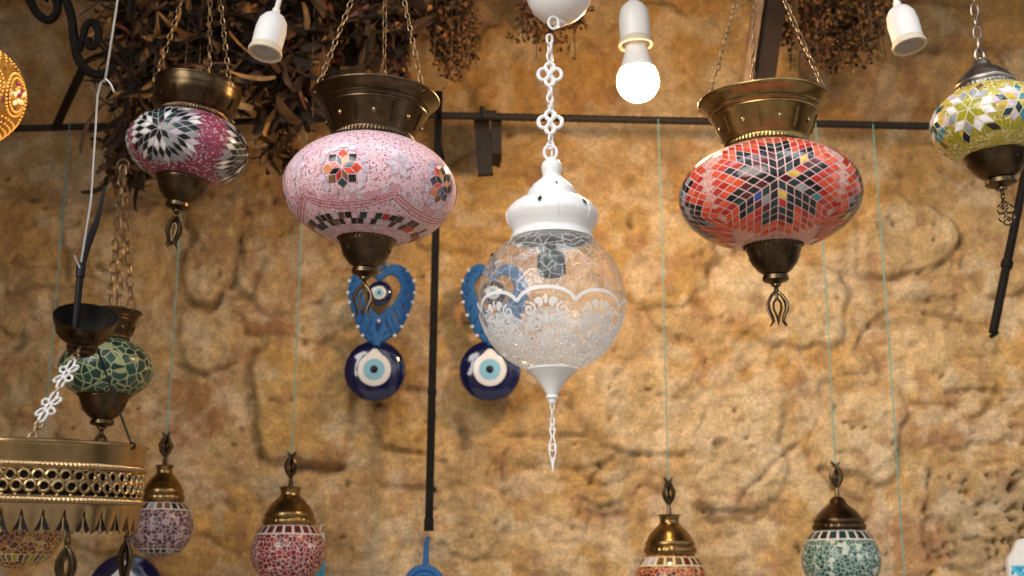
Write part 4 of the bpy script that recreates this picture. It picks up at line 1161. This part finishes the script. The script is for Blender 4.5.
# ------------------------------------------------------------------ ironwork
A = P(-40, 130.5, ROD_Y); B = P(436, 115.5, ROD_Y); Cc = P(1070, 129.5, ROD_Y)
mb = MB(); mb.tube([A, A.lerp(B, .5), B], .0075, 10)
tag(mb.build('iron_rod', rust_iron), 'dark iron rod behind the purple and pink lanterns', 'iron rod', 'horizontal iron rods carrying strings')
mb = MB(); D = B + Vector((.012, 0, 0)); L_ = (Cc - D)
pts = [D + L_ * (i / 160) for i in range(161)]; mb.tube(pts, [.0078 + (.0010 if i % 2 else 0) for i in range(161)], 10)
mb.tube([D + Vector((.08, 0, 0)), D + Vector((.115, 0, -.0004))], .0115, 10)
tag(mb.build('iron_rod', rust_iron), 'ribbed iron rod behind the clear lamp and red lantern', 'iron rod', 'horizontal iron rods carrying strings')
mb = MB(); t = P(439, 92, ROD_Y + .03); bt = P(430, 531, ROD_Y + .03); bt.x = t.x - .008
mb.box((t + bt) / 2, (.0078, .007, (t - bt).length / 2), Matrix.Rotation(math.atan2(t.x - bt.x, t.z - bt.z), 3, 'Y')); bx = bt + Vector((0, 0, .012))
mb.box(bx, (.0095, .009, .012)); mb.box(bt.lerp(t, .3), (.0088, .008, .006))
for f in (.1, .9): q = bt.lerp(t, f); mb.tube([q, (q.x, WALL_Y + .03, q.z)], .005, 8)
tag(mb.build('iron_bar', iron, smooth=30), 'black upright iron bar between the two evil eye charms', 'iron bar')
mb = MB(); t = P(1036, 120, 2.45); bt = P(993, 333, 2.45); mb.tube([t, t.lerp(bt, .72), bt], .0085, 10); mb.tube([bt.lerp(t, .3), bt.lerp(t, .33)], .0115, 10); mb.tube([bt, bt + Vector((.004, .0, -.006))], [.011, .009], 10)
mb.tube([t, (t.x, WALL_Y - .02, t.z + .05)], .008, 8)
tag(mb.build('iron_bar', iron), 'black slanting iron bar under the yellow lantern', 'iron bar')
# bracket on the rod
o = root('wall_bracket', 'dark iron wall bracket holding the rod left of the clear lamp', 'bracket', P(482, 118, ROD_Y))
mb = MB(); c0 = P(480, 117, ROD_Y + .01); c1 = P(487, 178, ROD_Y + .03); ax = c0 - c1
mb.box((c0 + c1) / 2, (.0165, .006, ax.length / 2), Matrix.Rotation(-.07, 3, 'Y') @ Matrix.Rotation(-.15, 3, 'X')); mb.build('bracket_plate', rust_iron, o, world=True, smooth=30)
mb = MB(); c0 = P(497, 124, ROD_Y + .05); c1 = P(496, 158, ROD_Y + .05); mb.box((c0 + c1) / 2, (.011, .03, (c0 - c1).length / 2)); mb.box((c0 + c1) / 2 + Vector((-.015, .09, .01)), (.022, .07, .016)); mb.build('bracket_arm', rust_iron, o, world=True, smooth=30)
mb = MB(); c0 = P(482, 114, ROD_Y); mb.tube([c0 + Vector((.006, -.012, -.014)), c0 + Vector((.003, -.014, .004)), c0 + Vector((0, 0, .014)), c0 + Vector((0, .016, 0))], .005, 8); mb.build('rod_clip', rust_iron, o, world=True)
# wrought iron scroll at upper left
YS = 2.2
o = root('scroll_bracket', 'black wrought iron scroll bracket at upper left', 'bracket', P(80, 60, YS))


def pxpath(pts, n=8): return [P(p.x, p.y, YS) for p in catmull(pts, n)]


mb = MB(); mb.tube(pxpath([(52, -30), (64, -4), (71, 15), (74, 38), (77, 55), (84, 68), (95, 74), (106, 73), (114, 66)]), .0085, 8); mb.build('main_scroll', iron, o, world=True)
mb = MB(); mb.tube(pxpath([(79, 50), (83, 36), (86, 26), (92, 22), (98, 28), (98, 40), (93, 47), (88, 44), (89, 38)]), .0072, 8); mb.build('inner_scroll', iron, o, world=True)
mb = MB(); mb.tube([P(83, 68, YS), P(70, 96, (YS + ROD_Y) / 2), P(56, 127, ROD_Y - .004)], [.0085, .009, .0095], 8); mb.build('strut', iron, o, world=True)
mb = MB(); mb.tube(pxpath([(22, -24), (30, 0), (38, 14), (48, 20), (56, 14), (57, 2), (50, -6), (44, 0)]), .008, 8); e = P(22, -24, YS); e2 = P(52, -30, YS); mb.tube([e, e2], .008, 8); mb.build('small_curl', iron, o, world=True)
mb = MB(); mb.tube([e2, (e2.x, YS, CEIL_Z + .004)], .008, 8); mb.build('hanger', iron, o, world=True)
# pale hooks on the rod
for (pts, lab) in (([(131, 121), (127, 123), (124, 132), (125, 146), (127, 157), (129, 160)], 'pale bent wire hook left of the purple lantern'), ([(272, 116), (268, 118), (266, 126), (267, 140), (269, 150)], 'pale bent wire hook left of the pink lantern')):
    mb = MB(); mb.tube([P(p.x, p.y, ROD_Y - .009) for p in catmull(pts, 6)], .0028 if pts[0][0] < 200 else .002, 8)
    tag(mb.build('wire_hook', wire_mat), lab, 'hook', 'pale wire hooks on the rod')
# leaning post, its lit edge and shaded face put in as two colours
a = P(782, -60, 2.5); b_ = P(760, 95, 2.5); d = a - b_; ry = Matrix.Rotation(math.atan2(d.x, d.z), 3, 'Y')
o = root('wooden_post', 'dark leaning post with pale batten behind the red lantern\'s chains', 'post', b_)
mb = MB(); mb.box((a + b_) / 2, (.024, .02, d.length / 2), ry); mb.build('post', plain('shaded_face_wood', (.035, .02, .011), .85, 0, .35, 25, .5), o, world=True, smooth=30)
mb = MB(); mb.box((a + b_) / 2 + Vector((-.033, -.012, 0)), (.009, .022, d.length / 2), ry); mb.build('lit_edge_strip', wood, o, world=True, smooth=30)


# ------------------------------------------------------------------ dried plants hung under the canopy
def strip(mb, c, d, L, w, curl, mat):
    """one curled dried leaf"""
    d = d.normalized(); sd = d.orthogonal().normalized(); sd.rotate(Matrix.Rotation(rnd.random() * 6.28, 3, d)); n = d.cross(sd)
    k = 7; p = Vector(c); vs = []; ang = 0; tw = rnd.uniform(-.25, .25)
    for i in range(k + 1):
        f = i / k; ww = w * math.sin(PI * (.06 + .88 * f)) ** .45
        vs += [p - sd * ww + n * ww * .5, p - n * ww * .15, p + sd * ww + n * ww * .5]
        dd = d * math.cos(ang) + n * math.sin(ang); p = p + dd * (L / k); ang += curl / k * rnd.uniform(.5, 1.5)
        sd.rotate(Matrix.Rotation(tw, 3, dd))
    fs = []
    for i in range(k):
        for j in range(2): fs.append((i * 3 + j, i * 3 + j + 1, i * 3 + j + 4, i * 3 + j + 3))
    mb.add(vs, fs, mat)


leaf_a = plain('dry_leaf_tan', (.42, .215, .07), .75, 0, .4, 50, .5); leaf_b = plain('dry_leaf_brown', (.11, .05, .018), .8, 0, .4, 50, .5); leaf_c = plain('dry_leaf_dark', (.028, .014, .006), .85, 0, .4, 50)  # near-black leaves stand in for the shaded gaps behind the bunches
leaf_d = plain('dry_pod_red', (.17, .05, .02), .5, 0, .4, 50, .3); flor = plain('dry_flower_ochre', (.26, .125, .035), .85, 0, .5, 120); stem_m = plain('dry_stem', (.13, .075, .035), .85, 0, .3, 60)


def bunch(label, x0, x1, y0, y1, Yc, n, L, w, curl, weights, kind='leaf', depth=.09, tie_z=None):
    cx = (x0 + x1) / 2; cp = P(cx, (y0 + y1) / 2, Yc); s = S(cx, (y0 + y1) / 2, Yc)
    o = root('dried_plant_bunch', label, 'dried plants', cp, (0, 0, 0), 'dried plant bunches under the canopy')
    hw = (x1 - x0) / 2 * s; hh = (y1 - y0) / 2 * s; tie = Vector((cp.x, Yc, tie_z or CEIL_Z - .02))
    mb = MB(); ms = MB()
    ends = []
    for i in range(max(12, n // 12)):
        a = rnd.uniform(-1, 1); q = Vector((cp.x + a * hw * .85, Yc + rnd.uniform(-depth, depth) * .8, cp.z + hh * rnd.uniform(-.85, .5)))
        mid = tie.lerp(q, .5) + Vector((a * hw * .3, 0, .0)); ms.tube([tie + Vector((a * .03, 0, 0)), mid, q], [.003, .0022, .0012], 5); ends.append((mid, q))
    for i in range(n):
        m_, q = ends[rnd.randrange(len(ends))]
        f = rnd.random()
        if kind == 'leaf':
            c = Vector((cp.x + rnd.uniform(-1, 1) * hw, Yc + rnd.uniform(-depth, depth), cp.z + rnd.uniform(-1, 1) * hh)).lerp(m_.lerp(q, f), .35)
            d = Vector((rnd.gauss(0, 1), rnd.gauss(0, .5), rnd.gauss(-.3, .7)))
            mt = rnd.choices(range(4), weights)[0]
            strip(mb, c, d, L * rnd.uniform(.5, 1.3), w * rnd.uniform(.5, 1.3), rnd.uniform(-1, 1) * curl, mt)
        else:
            a_ = rnd.random() * 6.283; e_ = rnd.random() ** .5
            c = Vector((cp.x + hw * e_ * math.cos(a_), Yc + rnd.gauss(0, .5) * depth, cp.z + hh * e_ * math.sin(a_))).lerp(m_.lerp(q, f), .25)
            for _ in range(4): strip(mb, c + Vector((rnd.gauss(0, 1), rnd.gauss(0, 1), rnd.gauss(0, 1))) * .006, Vector((rnd.gauss(0, 1), rnd.gauss(0, 1), rnd.gauss(0, 1))), L * rnd.uniform(.5, 1.2), w, 2.5, rnd.choices(range(4), weights)[0])
    mb.build('dried_leaves' if kind == 'leaf' else 'dried_flowers', [leaf_a, leaf_b, leaf_c, leaf_d] if kind == 'leaf' else [flor, leaf_b, leaf_c, leaf_d], o, world=True)
    ms.build('stems', stem_m, o, world=True)


bunch('tangle of curled tan dried leaves behind the purple lantern', 108, 240, -25, 135, 2.42, 620, .12, .0075, 3.6, (2.6, 2.6, 7, .1))
bunch('dried red brown pods and leaves between purple and pink lanterns', 248, 345, -25, 140, 2.42, 460, .085, .011, 2.4, (1.4, 2.5, 9, .8))
bunch('dried leaves and fine flowers behind the pink lantern\'s chains', 350, 415, -25, 90, 2.44, 320, .06, .010, 2.2, (.8, 2.5, 8, .8))
bunch('bushy ochre dried flowers right of the pink lantern\'s chains', 425, 480, -25, 85, 2.5, 520, .014, .0035, 2.5, (4, 3, 3, .6), 'fine')
bunch('loose wisp of tan dried leaves hanging from the rod left of the pink lantern', 262, 300, 125, 168, 2.555, 60, .06, .008, 3.2, (5, 3, 3, .2), 'leaf', .03, rod_z(280))
bunch('ragged dried leaves hanging from the rod left of the magenta lantern', 108, 150, 125, 200, 2.555, 90, .06, .008, 3.2, (2.5, 4, 4, .2), 'leaf', .03, rod_z(130))
bunch('small dark dried flowers behind the white ceiling rose', 508, 590, -25, 62, 2.52, 150, .014, .0035, 2.5, (2, 3, 4, 1), 'fine')
bunch('bushy brown dried flowers behind the right empty socket', 775, 895, -25, 82, 2.5, 560, .014, .0035, 2.5, (3, 3, 4, .8), 'fine')

# ------------------------------------------------------------------ light: open sky over the street in front, the bulb, the gold lantern's own lamp
w = bpy.data.worlds.new('street_sky'); sc.world = w; w.use_nodes = True; nt = w.node_tree
bg = nt.nodes['Background']
tc = nt.nodes.new('ShaderNodeTexCoord'); sp = nt.nodes.new('ShaderNodeSeparateXYZ'); lk(nt, tc.outputs['Generated'], sp.inputs['Vector'])
r = nt.nodes.new('ShaderNodeValToRGB'); el = r.color_ramp.elements
mr = nt.nodes.new('ShaderNodeMapRange'); mr.inputs['From Min'].default_value = -1; mr.inputs['From Max'].default_value = 1; lk(nt, sp.outputs['Z'], mr.inputs['Value']); lk(nt, mr.outputs['Result'], r.inputs['Fac'])
el[0].position = .47; el[0].color = (.16, .13, .10, 1); el[1].position = .60; el[1].color = (.80, .82, .86, 1)
k = el.new(.86); k.color = (.9, .92, .96, 1); k = el.new(.94); k.color = (4.5, 4.7, 5.0, 1)
k = el.new(.52); k.color = (.34, .31, .28, 1)
nz = nt.nodes.new('ShaderNodeTexNoise'); nz.inputs['Scale'].default_value = 2.8; nz.inputs['Detail'].default_value = 1.5; lk(nt, tc.outputs['Generated'], nz.inputs['Vector'])
nr = nt.nodes.new('ShaderNodeMapRange'); nr.inputs['From Min'].default_value = .40; nr.inputs['From Max'].default_value = .60; nr.inputs['To Min'].default_value = .12; nr.inputs['To Max'].default_value = 1.9
lk(nt, nz.outputs['Fac'], nr.inputs['Value'])
mm = nt.nodes.new('ShaderNodeMix'); mm.data_type = 'RGBA'; mm.blend_type = 'MULTIPLY'; mm.inputs['Factor'].default_value = 1
lk(nt, r.outputs['Color'], mm.inputs['A']); lk(nt, nr.outputs['Result'], mm.inputs['B']); lk(nt, mm.outputs['Result'], bg.inputs['Color']); bg.inputs['Strength'].default_value = .8
sun = bpy.data.lights.new('soft_daylight', 'SUN'); sun.energy = 1.9; sun.angle = R(35); sun.color = (1, .95, .88)
so = bpy.data.objects.new('soft_daylight', sun); col.objects.link(so); so.rotation_euler = (R(70), 0, R(-32))
pl = bpy.data.lights.new('gold_lantern_lamp', 'POINT'); pl.energy = .6; pl.color = (1, .6, .2); pl.shadow_soft_size = .02
po = bpy.data.objects.new('gold_lantern_lamp', pl); col.objects.link(po); po.location = P(-26, 94, 1.7)
po.parent = None

sc.view_settings.view_transform = 'Standard'; sc.view_settings.look = 'None'; sc.view_settings.gamma = 1
sc.view_settings.use_curve_mapping = False; sc.view_settings.exposure = 0.32
